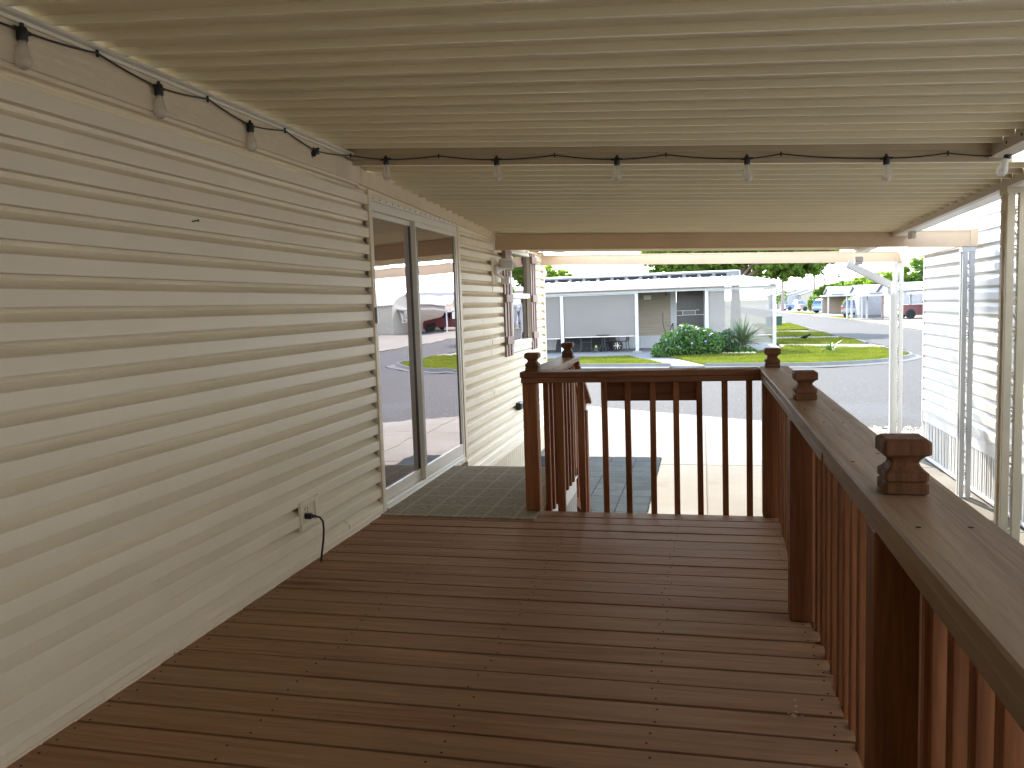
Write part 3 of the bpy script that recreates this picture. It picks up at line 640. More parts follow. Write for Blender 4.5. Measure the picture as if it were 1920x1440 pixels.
# ================================================================== STRING LIGHT
st = thing('string_light', 'black cord of clear bulbs strung round the edge of the near patio roof', 'string light', (-.4, 4.85, 2.2))
CLEAR = glass('bulb_glass', (.95,.95,.92), 1.45, 0)
_t = CLEAR.node_tree; _o = next(q for q in _t.nodes if q.type == 'OUTPUT_MATERIAL'); _s = _o.inputs[0].links[0].from_socket
_d = _t.nodes.new('ShaderNodeBsdfDiffuse'); _d.inputs[0].default_value = (.85,.83,.78,1); _r = _t.nodes.new('ShaderNodeBsdfTranslucent'); _r.inputs[0].default_value = (.85,.83,.78,1); _a = _t.nodes.new('ShaderNodeMixShader'); _m = _t.nodes.new('ShaderNodeMixShader'); _m.inputs[0].default_value = .28
_t.links.new(_d.outputs[0], _a.inputs[1]); _t.links.new(_r.outputs[0], _a.inputs[2]); _t.links.new(_s, _m.inputs[1]); _t.links.new(_a.outputs[0], _m.inputs[2]); _t.links.new(_m.outputs[0], _o.inputs[0])
FIL = mat('filament', (.75,.55,.30), .4)
xw = WX+.066
bulbs = [(xw,2.29,2.345),(xw,2.97,2.335),(xw,3.655,2.325),(xw,4.35,2.325)]+[(x,4.836,zn(x)-d) for x, d in ((-1.905,.040),(-1.195,.045),(-.472,.048),(.257,.048),(.985,.05))]+[(1.572,4.80,2.118)]
clips = [(xw-.01,1.55,2.372),(xw,2.63,2.372),(xw,3.31,2.37),(xw,4.0,2.37),(xw+.02,4.78,2.372),(-1.56,4.838,zn(-1.56)-.02),(-.84,4.838,zn(-.84)-.02),(-.19,4.838,zn(-.19)-.022),(.44,4.838,zn(.44)-.022),(1.29,4.838,zn(1.29)-.024),(1.50,4.835,zn(1.5)-.04)]
allp = sorted(bulbs[:4]+clips[:5], key=lambda p: p[1])+sorted(bulbs[4:9]+clips[5:], key=lambda p: p[0])+[bulbs[9],(1.64,4.5,2.14),(1.64,3.2,2.14)]
pts = []
for a, b in zip(allp[:-1], allp[1:]):
    A, B = Vector(a), Vector(b); L_ = (B-A).length
    for i in range(6):
        t = i/6; p = A.lerp(B, t); p.z -= .028*L_*4*t*(1-t)*.6; pts.append(p)
pts.append(Vector(allp[-1])); pts.insert(0, Vector((xw-.02, .6, 2.36)))
MB().tube(pts, .0042, 6).obj('cord', BLACKP, st)
c = MB()
for q in clips[1:-1]: c.box(q[0]-.004, q[0]+.004, q[1]-.004, q[1]+.004, q[2]-.014, q[2]+.012)
c.obj('cable_clips', BLACKP, st)
sock_me = MB().lathe([(.006,.016),(.013,.012),(.017,.004),(.0175,-.028),(.015,-.034)], seg=16).box(-.034,.034,-.006,.006,-.006,.006,.002).lathe([(.007,.012),(.007,.024)], seg=8).mesh('socket', BLACKP)
bulb_me = MB().lathe([(.0125,-.034),(.0135,-.045),(.019,-.065),(.0245,-.082),(.0265,-.095),(.0245,-.108),(.018,-.118),(.009,-.1235),(.001,-.125)], seg=20).mesh('bulb', CLEAR)
fil_me = MB().tube([(0,-.006,-.036),(0,-.009,-.075),(0,.0,-.085),(0,.009,-.075),(0,.006,-.036)], .0007, 5).mesh('filament', FIL)
tilts = [(0,.05,0),(0,.02,0),(0,0,0),(.75,.3,0)]+[(0,random.uniform(-.05,.05),0) for _ in range(5)]+[(.15,.28,0)]
for i, (p, t) in enumerate(zip(bulbs, tilts)):
    o = bpy.data.objects.new('socket', sock_me); C.objects.link(o); o.parent = st; o.location = Vector(p)-Vector(st.location)
    o.rotation_euler = (t[0], t[1], rad(90) if i < 4 else 0)
    for nm, me in (('bulb', bulb_me), ('filament', fil_me)):
        q = bpy.data.objects.new(nm, me); C.objects.link(q); q.parent = o

# ================================================================== DECK
deck = thing('wooden_deck', 'reddish brown stained timber deck of planks running from wall to railing', 'deck', (-.9, 2, 0))
PW = .1465; PITCH = .1525
y = 5.335; i = 0
nails = MB()
JO = (-2.12, -1.516, -.84, -.183, .41)
while y > -4.6:
    bow = random.uniform(-.003,.003); x1 = .452+random.uniform(-.012,.010); gap = random.uniform(.010,.0165)
    z = random.uniform(-.002,.002)
    b = MB().box(WX+.006+random.uniform(0,.012), x1, y-PITCH+gap, y, -.036+z, z, .0014).obj('plank', DECK, deck)
    if y > .8:
        for jx in JO:
            for dy in (.032,.112):
                px, py = jx+random.uniform(-.022,.022), y-PITCH+dy+random.uniform(-.014,.014)
                nails.lathe([(.0047,0),(.0042,.0008)], (px, py, z+.0002), 7)
    y -= PITCH; i += 1
y = 6.82
while y > 5.36:
    MB().box(WX+.006, -1.09, y-PITCH+.005, y, -.036, 0, .0022).obj('plank', DECK, deck); y -= PITCH
tag(nails.obj('nail_heads', mat('nail', (.028,.016,.010), .7, spec=.1), deck), kind='stuff')
fr = MB()
for jx in JO: fr.box(jx-.019, jx+.019, -4.6, 5.28, -.175, -.0365)
fr.box(WX+.05, .44, 5.285, 5.323, -.178, -.038); fr.box(.405, .443, -4.6, 5.28, -.177, -.0385) if False else None
fr.box(-1.12, -1.09, 5.34, 6.79, -.176, -.038)
fr.obj('joists', CEDY, deck)
for k_ in range(39):  # unseen boards added round the deck to keep light from under the planks
    MB().box(.412, .436, 5.27-.25*(k_+1)+.004, 5.27-.25*k_, G+.02, -.045, .002).obj('added_skirt_board', CEDZ, deck) if k_ < 39 else None
for k_ in range(11): MB().box(WX+.01+.24*k_, WX+.01+.24*k_+.236, -4.68, -4.65, G+.02, -.003, .002).obj('added_skirt_board', CEDZ, deck)
for k_ in range(6): MB().box(-1.05+.245*k_, -1.05+.245*k_+.241, 5.275, 5.2845, G+.02, -.045, .002).obj('added_skirt_board', CEDZ, deck)
for yy in (-2.,1.4,5.0):
    for xx in (-2.,-.9,.36): MB().box(xx-.045, xx+.045, yy-.045, yy+.045, G+.012, -.18).obj('deck_post', CEDZ, deck)
o = MB()
for cx, cy, r_ in ((.285,2.73,.011),(.296,2.76,.006),(.30,2.80,.007),(.302,2.845,.005),(.27,2.745,.004),(.312,2.735,.005)):
    o.add([(cx+r_*(1+.4*math.sin(k*2.3))*math.cos(k*math.pi/4), cy+r_*1.2*(1+.4*math.cos(k*3.1))*math.sin(k*math.pi/4), .0026) for k in range(8)], [tuple(range(8))])
o.obj('paint_splash', mat('paint_splash', (.34,.26,.19), .7, .3, 80), deck)
# landing skirt
MB().box(-1.089, -1.072, 5.40, 6.81, -.205, -.085, .003).obj('landing_trim', WHITE, deck); MB().box(-1.088, -1.06, 5.40, 6.82, -.085, -.070, .002).obj('landing_trim', WHITE, deck)
skirting(-1.089, 5.40, 6.80, G+.013, -.206, NWHITE, deck)
# stairs off the landing
stair = thing('deck_stairs', 'short wooden stairs from the landing down to the black mat', 'stairs', (-1.6, 7.3, G))
for k in range(3):
    y0_ = 6.83+.27*k; z = -.155*(k+1)
    MB().box(WX+.05, -1.12, y0_, y0_+.285, z-.038, z, .004).obj('tread', DECK, stair); MB().box(WX+.05, -1.12, y0_+.002, y0_+.02, z-.0385-.0+.0, z+.153, .002).obj('riser', CEDX, stair)
for x in (-1.119, WX+.012): MB().bar((x,6.83,-.2),(x,7.68,-.62+.06),.035,.2).obj('stringer', CEDY, stair)

# railing
rail = thing('deck_railing', 'reddish brown cedar railing round the deck with carved square post tops', 'railing', (.4, 3.6, 0))
ZC = .963
FIN = [(.043,0),(.045,.002),(.045,.022),(.0405,.026),(.045,.031),(.045,.046),(.038,.052),(.0305,.061),(.0285,.067),(.0305,.073),(.038,.081),(.047,.086),(.049,.089),(.049,.112),(.0475,.1165),(.040,.122)]
def finial(x, y, z, parent, rz=0, s=1.):
    mb = MB(); n = len(FIN); vs = []
    for r, h in FIN:
        c = min(.006, r*.15)
        for a, b in ((-r,-r+c),(-r+c,-r),(r-c,-r),(r,-r+c),(r,r-c),(r-c,r),(-r+c,r),(-r,r-c)): vs.append((x+a*s, y+b*s, z+h*s))
    fs = [(i*8+k, i*8+(k+1)%8, (i+1)*8+(k+1)%8, (i+1)*8+k) for i in range(n-1) for k in range(8)]+[tuple(range(8))[::-1], tuple((n-1)*8+k for k in range(8))]
    return mb.add(vs, fs).obj('finial', CEDF, parent)
PTOP = ZC-.0765
posts = {}
for nm, x, y in (('fr', .368, 5.30), ('m', .358, 3.565), ('n', .362, 1.855), ('b', .362, .12), ('bb', .362, -1.72)):
    p = MB().box(x, x+.098, y, y+.098, .0015, PTOP, .006).obj('post', CEDZ, rail); finial(x+.055+(.015 if nm != 'fr' else .01), y+.07+(.02 if nm in 'm' else 0), ZC, p); posts[nm] = p
pl = MB().box(-1.187, -1.089, 5.30, 5.398, .0095, PTOP, .006).obj('post', CEDZ, rail); finial(-1.13, 5.40, ZC, pl)
# caps and sub-rails
def slat_bar(name, m, x0, x1, y0, y1, z0, z1, c=.006): return MB().box(x0, x1, y0, y1, z0, z1, c).obj(name, m, rail)
def warped(name, m, x0, x1, y0, y1, z0, z1, axis, seed, amp, n=14, c=.005):
    """long timber with a slight bow"""
    mb = MB(); rings = []
    for i in range(n+1):
        t = i/n; a = amp*(mnoise.noise((t*2.2+seed, seed*1.7, 0))); b = amp*.7*mnoise.noise((t*2.5, seed*3.1, 5))
        if axis == 1:
            y = y0+(y1-y0)*t; X0, X1, Z0, Z1 = x0+a, x1+a, z0+b, z1+b
            rings.append([(X0+c,y,Z0),(X1-c,y,Z0),(X1,y,Z0+c),(X1,y,Z1-c),(X1-c,y,Z1),(X0+c,y,Z1),(X0,y,Z1-c),(X0,y,Z0+c)])
        else:
            x = x0+(x1-x0)*t; Y0, Y1, Z0, Z1 = y0+a, y1+a, z0+b, z1+b
            rings.append([(x,Y0+c,Z0),(x,Y1-c,Z0),(x,Y1,Z0+c),(x,Y1,Z1-c),(x,Y1-c,Z1),(x,Y0+c,Z1),(x,Y0,Z1-c),(x,Y0,Z0+c)])
    vs = [v for r in rings for v in r]
    fs = [(i*8+k, i*8+(k+1)%8, (i+1)*8+(k+1)%8, (i+1)*8+k) for i in range(n) for k in range(8)]+[tuple(range(8)), tuple(n*8+k for k in range(8))[::-1]]
    return mb.add(vs, fs).obj(name, m, rail)
warped('rail_cap', CAPW, .352, .540, -1.75, 5.445, ZC-.038, ZC, 1, 1.3, .007, 26)
warped('sub_rail', CAPW, .357, .449, 2.62, 5.40, ZC-.076, ZC-.0385, 1, 2.1, .005); warped('sub_rail', CAPW, .357, .449, -1.75, 2.615, ZC-.076, ZC-.0385, 1, 5.1, .005)
warped('rail_cap', CAPX, -1.193, .349, 5.265, 5.44, ZC-.038, ZC-.0, 0, 3.3, .004); warped('sub_rail', CAPX, -1.187, .366, 5.27, 5.36, ZC-.076, ZC-.0385, 0, 6.3, .003)
warped('rail_cap', CAPW, -1.19, -1.015, 5.442, 6.80, ZC-.038, ZC, 1, 8.3, .003)
warped('sub_rail', CEDY, -1.15, -1.06, 5.442, 6.78, ZC-.076, ZC-.0385, 1, 9.3, .002)
scn = MB()
for yy in (1.2,1.65,2.3,2.9,3.3,4.1,4.6,5.0):
    for dx in (.05,.13): scn.lathe([(.0055,0),(.0045,.0006)], (.352+dx+random.uniform(-.02,.02), yy+random.uniform(-.08,.08), ZC+.0008), 8)
tag(scn.obj('cap_screws', mat('nail', (.03,.02,.015), .6), rail), kind='stuff')
# balusters
for x in (-.945, -.794, -.638, -.485, -.323, -.171, -.020, .139, .290):
    w = .038 if x > -.9 else .052
    l_ = random.uniform(-.004,.004)
    MB().box(x-w/2, x+w/2, 5.3365, 5.3365+.038, -.16, ZC-.05-.028, .003).obj('baluster', CEDZ, rail).rotation_euler = (0, random.uniform(-.003,.003), 0)
y = 5.20; k = 0
bz = []
while y > -1.6:
    x0 = .4515+random.uniform(0,.004)
    MB().box(x0, x0+.038, y-.019, y+.019, -.16, ZC-.04 if False else ZC-.0772, .003).obj('baluster', CEDZ, rail)
    y -= .132
MB().box(.4605, .4985, 1.80, 1.84, -.16, ZC-.0775, .003).obj('baluster', CEDZ, rail)
# level rail beside the landing and sloped stair rail
p2 = MB().box(-1.155, -1.057, 6.70, 6.798, .0015, PTOP, .006).obj('post', CEDZ, rail); finial(-1.105, 6.74, ZC, p2)
for yy in (5.53,5.68,5.83,5.98,6.13,6.28,6.43,6.58): MB().box(-1.087, -1.049, yy-.019, yy+.019, -.07, ZC-.0772, .003).obj('baluster', CEDZ, rail)
MB().bar((-1.085,6.80,.835),(-1.085,7.50,.43),.038,.10).obj('stair_rail', CEDY, rail)
MB().bar((-1.085,6.80,.905),(-1.085,7.52,.485),.13,.034).obj('stair_rail_cap', CEDY, rail)
for yy, zt_, zb_ in ((6.93,.72,-.24),(7.07,.64,-.32),(7.21,.56,-.40)): MB().box(-1.128, -1.0905, yy-.019, yy+.019, zb_, zt_, .003).obj('baluster', CEDZ, rail)
MB().box(-1.135, -1.04, 7.33, 7.425, G+.013, .43, .006).obj('post', CEDZ, rail)
bo = MB().box(-.665, -.005, 5.378, 5.412, .752, .884, .004).obj('wooden_board', CEDX); tag(bo, 'short brown board fixed across five balusters below the front rail cap', 'board')
MB().box(-.075, -.035, 5.372, 5.3779, .785, .803, .002).obj('spacer_block', CEDX, bo)

# rug and grid mat
RUGM = bpy.data.materials.new('rug_weave'); RUGM.use_nodes = True
t = RUGM.node_tree; t.nodes.clear(); l = t.links.new; n = lambda k: t.nodes.new(k)
out = n('ShaderNodeOutputMaterial'); p = n('ShaderNodeBsdfPrincipled'); tcn = n('ShaderNodeTexCoord'); sp = n('ShaderNodeSeparateXYZ'); l(tcn.outputs['Object'], sp.inputs[0])
def stripe(sock, period, width, soft):
    m1 = n('ShaderNodeMath'); m1.operation = 'PINGPONG'; m1.inputs[1].default_value = period/2; l(sock, m1.inputs[0])
    r = n('ShaderNodeMapRange'); r.inputs['From Min'].default_value = width; r.inputs['From Max'].default_value = width+soft; r.inputs['To Min'].default_value = 1; r.inputs['To Max'].default_value = 0; l(m1.outputs[0], r.inputs[0]); return r.outputs[0]
s1 = stripe(sp.outputs[0], .205, .007, .006); s2 = stripe(sp.outputs[1], .27, .007, .006)
mxx = n('ShaderNodeMath'); mxx.operation = 'MAXIMUM'; l(s1, mxx.inputs[0]); l(s2, mxx.inputs[1])
nz = n('ShaderNodeTexNoise'); nz.inputs['Scale'].default_value = 90; nz.inputs['Detail'].default_value = 4; mpx = n('ShaderNodeMapping'); mpx.inputs['Scale'].default_value = (.35,1,1); l(tcn.outputs['Object'], mpx.inputs[0]); l(mpx.outputs[0], nz.inputs[0])
cr = n('ShaderNodeValToRGB'); cr.color_ramp.elements[0].color = (.15,.118,.074,1); cr.color_ramp.elements[1].color = (.34,.28,.185,1); cr.color_ramp.elements[0].position = .3; cr.color_ramp.elements[1].position = .72; l(nz.outputs[0], cr.inputs[0])
q = n('ShaderNodeMix'); q.data_type = 'RGBA'; q.inputs[7].default_value = (.48,.40,.26,1); mm = n('ShaderNodeMath'); mm.operation = 'MULTIPLY'; mm.inputs[1].default_value = .38; l(mxx.outputs[0], mm.inputs[0]); l(mm.outputs[0], q.inputs[0]); l(cr.outputs[0], q.inputs[6]); l(q.outputs[2], p.inputs[0])
p.inputs['Roughness'].default_value = .95; bp = n('ShaderNodeBump'); bp.inputs['Strength'].default_value = .6; bp.inputs['Distance'].default_value = .004; l(nz.outputs[0], bp.inputs['Height']); l(bp.outputs[0], p.inputs['Normal']); l(p.outputs[0], out.inputs[0])
ru = MB().box(-2.17, -1.085, 5.085, 6.79, .0025, .0085, .003).obj('outdoor_rug', RUGM); tag(ru, 'olive brown woven outdoor rug with pale check lines before the patio door', 'rug')

gm = thing('grid_mat', 'dark grey plastic grid tile mat on the concrete at the foot of stairs', 'mat', (-1.35, 8.9, G))
MATM = mat('grey_grid', spec=0.0, col=(.055,.065,.072), rough=1., var=.15, scale=6, rnd=.08)
tile = MB(); T = .305
for k in range(16): tile.box(0, T-.004, T/16*k, T/16*k+.0140, 0, .012)
for k in range(5): tile.box(T/5*k, T/5*k+.010, .0, T-.006, .001, .0105)
for k in range(4): tile.box(T-.004, T+.008, .03+.07*k, .055+.07*k, .001, .009)
tme = tile.mesh('tile', MATM)
for a in range(6):
    for b in range(10):
        o = bpy.data.objects.new('tile', tme); C.objects.link(o); o.parent = gm
        o.location = Vector((-.525-(T+.006)*(a+1)+random.uniform(-.001,.001), 7.36+(T+.006)*b, G+.0125))-Vector(gm.location)

exec_rest = True

# ================================================================== NEIGHBOUR'S WHITE HOUSE (right)
NX = 2.66; NEND = 10.80
nb = thing('neighbour_house', 'white vinyl sided house close on the right, its sunlit wall striped with shadows', 'house', (NX, 6, G))
NL = .133
for k in range(23):
    z0 = -.015+NL*k
    cuts = [-4.5, 2.0+.9*((k*7) % 5), 7.4+.35*((k*3) % 4) if k in (12,13,17,18,5) else None, NEND-.02]
    cuts = [c for c in cuts if c is not None]
    for a, b in zip(cuts[:-1], cuts[1:]):
        MB().prism([(NX-(p-NX), q) for p, q in course_profile(z0, NX, 1, NL, .034)], 1, a, b).obj('siding_course', NWHITE, nb)
MB().box(NX+.004, NX+.12, -4.5, NEND-.025, G, 3.02).obj('wall', NWHITE, nb)
MB().box(NX+.121, NX+4.6, NEND-.12, NEND-.02, G, 3.0).obj('wall', NWHITE, nb)
MB().box(NX-.024, NX+.06, NEND-.024, NEND+.03, -.19, 3.0, .006).obj('corner_post', NWHITE, nb)
MB().box(NX-.018, NX+.003, -4.5, NEND-.026, -.165, -.045, .004).obj('skirt_trim', NWHITE, nb); MB().box(NX-.026, NX+.003, -4.5, NEND-.026, -.044, -.012, .004).obj('skirt_trim', NWHITE, nb)
skirting(NX-.002, 3.0, NEND-.01, G+.03, -.166, NWHITE, nb, sgn=-1, pitch=.125)
MB().box(NX-.03, NX+.0, -4.5, NEND+.02, G+.012, G+.045, .004).obj('base_rail', NWHITE, nb)
MB().box(NX-.16, NX+4.9, -4.6, NEND+.2, 3.03, 3.12).obj('roof', WHITE, nb)
MB().box(NX-.026, NX-.0195, 8.43, 8.50, .93, 1.0, .003).obj('cover_plate', NWHITE, nb)
# gravel bed and red flowers at the corner
gv = []; gf = []
mb = MB()
for i in range(520):
    x, y = random.uniform(2.0, 3.3), random.uniform(12.1, 13.25); r = random.uniform(.012,.03)
    if y > 13.25-.12*(x-2): continue
    mb.add([(x-r,y-r*.8,G+.012),(x+r,y-r*.7,G+.012),(x+r*.8,y+r,G+.012),(x-r*.7,y+r*.9,G+.012),(x+random.uniform(-.3,.3)*r,y,G+.016+r*.8)], [(0,1,4),(1,2,4),(2,3,4),(3,0,4)])
tag(mb.obj('gravel', mat('pebbles', (.40,.34,.28), .9, .4, 14)), kind='stuff')
rf = thing('flower_plant', 'low plant with pink red flowers at the corner of the white house', 'plant', (3.0, 11.0, G))
def leaves_mesh(n, c, rad_, size, elong=1., up_=.0, seed=1, shell=.0):
    r = np.random.default_rng(seed); d = r.normal(size=(n,3)); d /= np.linalg.norm(d,axis=1)[:,None]
    rr = (shell+(1-shell)*r.uniform(0,1,n)**.45)[:,None]; P = np.array(c)+d*rr*np.array(rad_)
    a = r.normal(size=(n,3)); a[:,2] += up_; a /= np.linalg.norm(a,axis=1)[:,None]
    b = np.cross(a, r.normal(size=(n,3))); b /= np.linalg.norm(b,axis=1)[:,None]
    s = (size*r.uniform(.6,1.35,n))[:,None]
    nn = np.cross(a,b)*s*.18
    V = np.stack([P-a*s*elong, P+b*s*.55+nn, P+a*s*elong, P-b*s*.55+nn],1).reshape(-1,3)
    return V, np.arange(4*n).reshape(-1,4)
V, F = leaves_mesh(260, (3.0,11.0,G+.15), (.16,.16,.16), .035, 1.3, seed=5); V = V-np.array((3.0,11.0,G)); rawobj('foliage', V, F, SHRUBL, rf)
RED = mat('red_petal', (.62,.03,.09), .5, .1, 9)
for i in range(9):
    a = i*2.4; MB().lathe([(.004,-.01),(.022,.0),(.024,.010),(.004,.012)], (3.0+.10*math.cos(a), 11.0+.10*math.sin(a), G+.27+.03*math.sin(i*1.7)), 7).obj('flower', RED, rf)

# ================================================================== PORCH HOUSE ACROSS THE STREET
ph = thing('porch_house', 'low white roofed house across the street with screened porch', 'house', (-3, 36, G))
PY, BY = 32.5, 35.3; SL = G+.06
PSID = mat('taupe_siding', (.26,.22,.16), .55, .06, 2, rnd=.03)
PFAS = mat('porch_fascia', (.42,.37,.32), .5, .05, 3)
PWH = mat('porch_white', (.35,.36,.37), .45, .04, 4)
for x in (-11.2, -8.4, -5.52, -2.52, .19, 2.70):
    p = MB().box(x-.065, x+.065, PY-.05, PY+.05, SL, 1.785, .008).obj('porch_post', PWH, ph)
    if x in (-2.52,): MB().box(x-.17, x+.17, PY-.17, PY+.13, G-.02, SL+.05, .02).obj('post_footing', CONC2, p)
MB().box(-12, 2.78, PY-.05, PY+.05, 1.79, 1.90, .005).obj('porch_beam', PWH, ph); MB().box(2.72, 2.78, PY+.051, 38.2, 1.79, 1.90, .005).obj('porch_beam', PWH, ph)
MB().prism([(32.16,1.935),(32.2,1.905),(32.26,1.905),(32.26,2.045),(32.16,2.045)], 0, -12, 2.9).obj('eave_fascia', PFAS, ph)
MB().add([(2.84,32.27,1.905),(2.9,32.27,1.905),(2.9,38.0,2.05),(2.84,38.0,2.05),(2.84,32.27,2.045),(2.9,32.27,2.045),(2.9,38.0,2.2),(2.84,38.0,2.2)], [(0,3,2,1),(4,5,6,7),(0,1,5,4),(1,2,6,5),(2,3,7,6),(3,0,4,7)]).obj('eave_fascia', PFAS, ph)
# seamed metal roof: panel by panel, hipped at the right end
ROOFM = mat('white_metal_roof', (.33,.34,.345), .38, .04, 2, metal=0, rnd=.02)
x = -12.
while x < 2.95:
    x1 = min(x+.46, 2.95)
    def yend(q): return 37.9 if q < 1.75 else 37.9-(q-1.75)/(2.95-1.75)*5.75
    def zr(yy): return 2.048+(yy-32.14)*.072
    ya = 32.14; e0, e1 = max(yend(x), ya+.02), max(yend(x1), ya+.02)
    vs = [(x+.004,ya,zr(ya)),(x1-.004,ya,zr(ya)),(x1-.004,e1,zr(e1)),(x+.004,e0,zr(e0))]
    MB().add(vs+[(a,b,c-.02) for a,b,c in vs], [(0,1,2,3),(7,6,5,4),(0,4,5,1),(1,5,6,2),(2,6,7,3),(3,7,4,0)]).obj('roof_panel', ROOFM, ph)
    if e0 > 32.5: MB().bar((x,ya,zr(ya)+.015),(x,e0,zr(e0)+.015),.03,.05).obj('roof_seam', ROOFM, ph)
    x += .46
MB().add([(2.95,32.14,2.04),(2.95,38.2,2.04),(1.75,37.9,2.46),(2.9,37.9,2.04)], [(0,1,2),(1,3,2)]).obj('hip_panel', ROOFM, ph) if False else None
# raised roof-over with dark vents between grey brackets
GREYB = mat('grey_bracket', (.12,.12,.12), .6, .1, 5); VENT = mat('vent_dark', (.012,.012,.014), .9, .1, 5)
MB().box(-12, 1.62, 37.95, 38.05, 2.42, 2.66).obj('vent_wall', VENT, ph)
x = -11.9
while x < 1.5:
    MB().add([(x-.10,37.9,2.44),(x+.10,37.9,2.44),(x+.055,37.9,2.61),(x-.055,37.9,2.61),(x-.10,37.95,2.44),(x+.10,37.95,2.44),(x+.055,37.95,2.61),(x-.055,37.95,2.61)], [(0,1,2,3),(7,6,5,4),(0,4,5,1),(1,5,6,2),(2,6,7,3),(3,7,4,0)]).obj('vent_bracket', GREYB, ph); x += .655
MB().box(-12, 1.62, 37.88, 37.945, 2.40, 2.455).obj('vent_curb', GREYB, ph); MB().box(-12, 1.62, 37.88, 37.945, 2.60, 2.655).obj('vent_curb', GREYB, ph)
MB().box(1.10, 1.62, 37.87, 37.90, 2.455, 2.60).obj('vent_curb', GREYB, ph)
MB().add([(-12,37.84,2.66),(1.70,37.84,2.66),(1.70,44,2.90),(-12,44,2.90),(-12,37.84,2.70),(1.70,37.84,2.70),(1.70,44,2.94),(-12,44,2.94)], [(0,3,2,1),(4,5,6,7),(0,1,5,4),(1,2,6,5),(2,3,7,6),(3,0,4,7)]).obj('upper_roof', ROOFM, ph)
MB().box(1.64, 1.70, 37.84, 37.95, 2.42, 2.655).obj('corner_flashing', PWH, ph)
# body
for k in range(17):
    z0 = -.02+.117*k; MB().prism([(BY-(p), q) for p, q in course_profile(z0, 0, 1, .117, .02)], 0, -12, -1.30).obj('siding_course', PSID, ph)
MB().box(-12, -1.06, BY+.004, BY+.1, SL, 2.3).obj('wall', PSID, ph); MB().box(.16, .95, BY-.01, BY+.1, SL, 2.3).obj('wall', mat('porch_grey', (.45,.43,.40), .6, .06, 2), ph)
MB().box(-1.06, .16, BY+.02, BY+.1, 1.91, 2.3).obj('wall', PSID, ph)
MB().box(.86, .95, BY+.1, 44, SL, 2.4).obj('wall', PSID, ph)
MB().box(-1.30, -1.055, BY-.035, BY+.0, SL+.04, 1.95, .005).obj('door_panel_trim', PWH, ph)
x = -12.
while x < -1.32: MB().box(x+.004, x+.196, BY-.032, BY-.004, SL, -.085, .004).obj('skirt_panel', PWH, ph); x += .2
MB().box(-12, -1.30, BY-.036, BY-.003, -.083, -.026, .004).obj('skirt_trim', PWH, ph)
dk = MB().box(-1.05, .15, BY-.0, BY+.03, SL+.1, 1.90).obj('front_door', mat('black_door', (.022,.023,.025), .35, .2, 3), ph)
pf = MB()
for a, b, c, d in ((-.80,-.25,.99,1.01),(-.80,-.25,.80,.82),(-.80,-.78,.821,.989),(-.27,-.25,.821,.989)): pf.box(a, b, BY-.014, BY-.002, c, d)
pf.obj('door_frame_bar', mat('door_bar', (.55,.55,.53), .4), dk); MB().box(-.779, -.271, BY-.008, BY-.002, .821, .989).obj('door_plate', mat('door_plate', (.10,.10,.10), .4), dk)
MB().box(-1.03, -.81, BY-.012, BY-.002, .99, 1.01).box(-1.03, -.81, BY-.012, BY-.002, .79, .81).box(-.24, .13, BY-.012, BY-.002, .80, .82).box(-.24, -.1, BY-.012, BY-.002, 1.0, 1.02).obj('push_bar', mat('door_bar', (.55,.55,.53), .4), dk)
sd_ = MB(); yb = BY-.95
for a, b, c, d in ((BY-.10,BY-.03,SL+.12,1.86),(yb,yb+.07,SL+.12,1.86),(yb+.071,BY-.101,1.78,1.86),(yb+.071,BY-.101,SL+.12,SL+.32)): sd_.box(.085, .115, a, b, c, d, .004)
sd_ = sd_.obj('storm_door', PWH, ph); MB().box(.097, .103, yb+.07, BY-.10, SL+.32, 1.78).obj('pane', GLW, sd_)
MB().box(-2.42, -2.11, BY-.05, BY-.021, 1.52, 1.70, .005).obj('wall_box', mat('cream_box', (.62,.58,.44), .5), ph)
MB().box(-1.50, -1.46, BY-.09, BY-.021, 1.66, 1.84, .006).obj('wall_hook', BLACKP, ph)
MB().tube([(-1.62,BY-.03,.95),(-1.63,BY-.03,.5),(-1.58,BY-.035,.25),(-1.42,BY-.035,-.05)], .012, 6).obj('wall_cable', BLACKP, ph)
MB().tube([(-1.20,BY-.25,.48),(-1.28,BY-.6,.30)], .02, 6).tube([(-1.20,BY-.25,.48),(-1.20,BY-.25,SL)], .02, 6).tube([(-1.28,BY-.6,.30),(-1.28,BY-.6,SL)], .02, 6).obj('hand_rail', BLACKP, ph)
MB().box(-1.05, .15, BY-.75, BY-.02, SL, SL+.16, .01).obj('door_step', CONC2, ph)
wn = MB(); wx0, wx1, wz0, wz1 = -3.9, -3.05, .85, 1.55
for a, b, c, d in ((wx0,wx0+.06,wz0,wz1),(wx1-.06,wx1,wz0,wz1),(wx0+.061,wx1-.061,wz1-.06,wz1),(wx0+.061,wx1-.061,wz0,wz0+.06)): wn.box(a, b, BY-.06, BY-.021, c, d)
wn = wn.obj('window', PWH, ph); MB().box(wx0+.06, wx1-.06, BY-.04, BY-.03, wz0+.06, wz1-.06).obj('pane', GLW, wn)
for sx_ in (-4.12, -2.98): MB().box(sx_, sx_+.17, BY-.045, BY-.021, .84, 1.56).obj('shutter', PWH, ph)
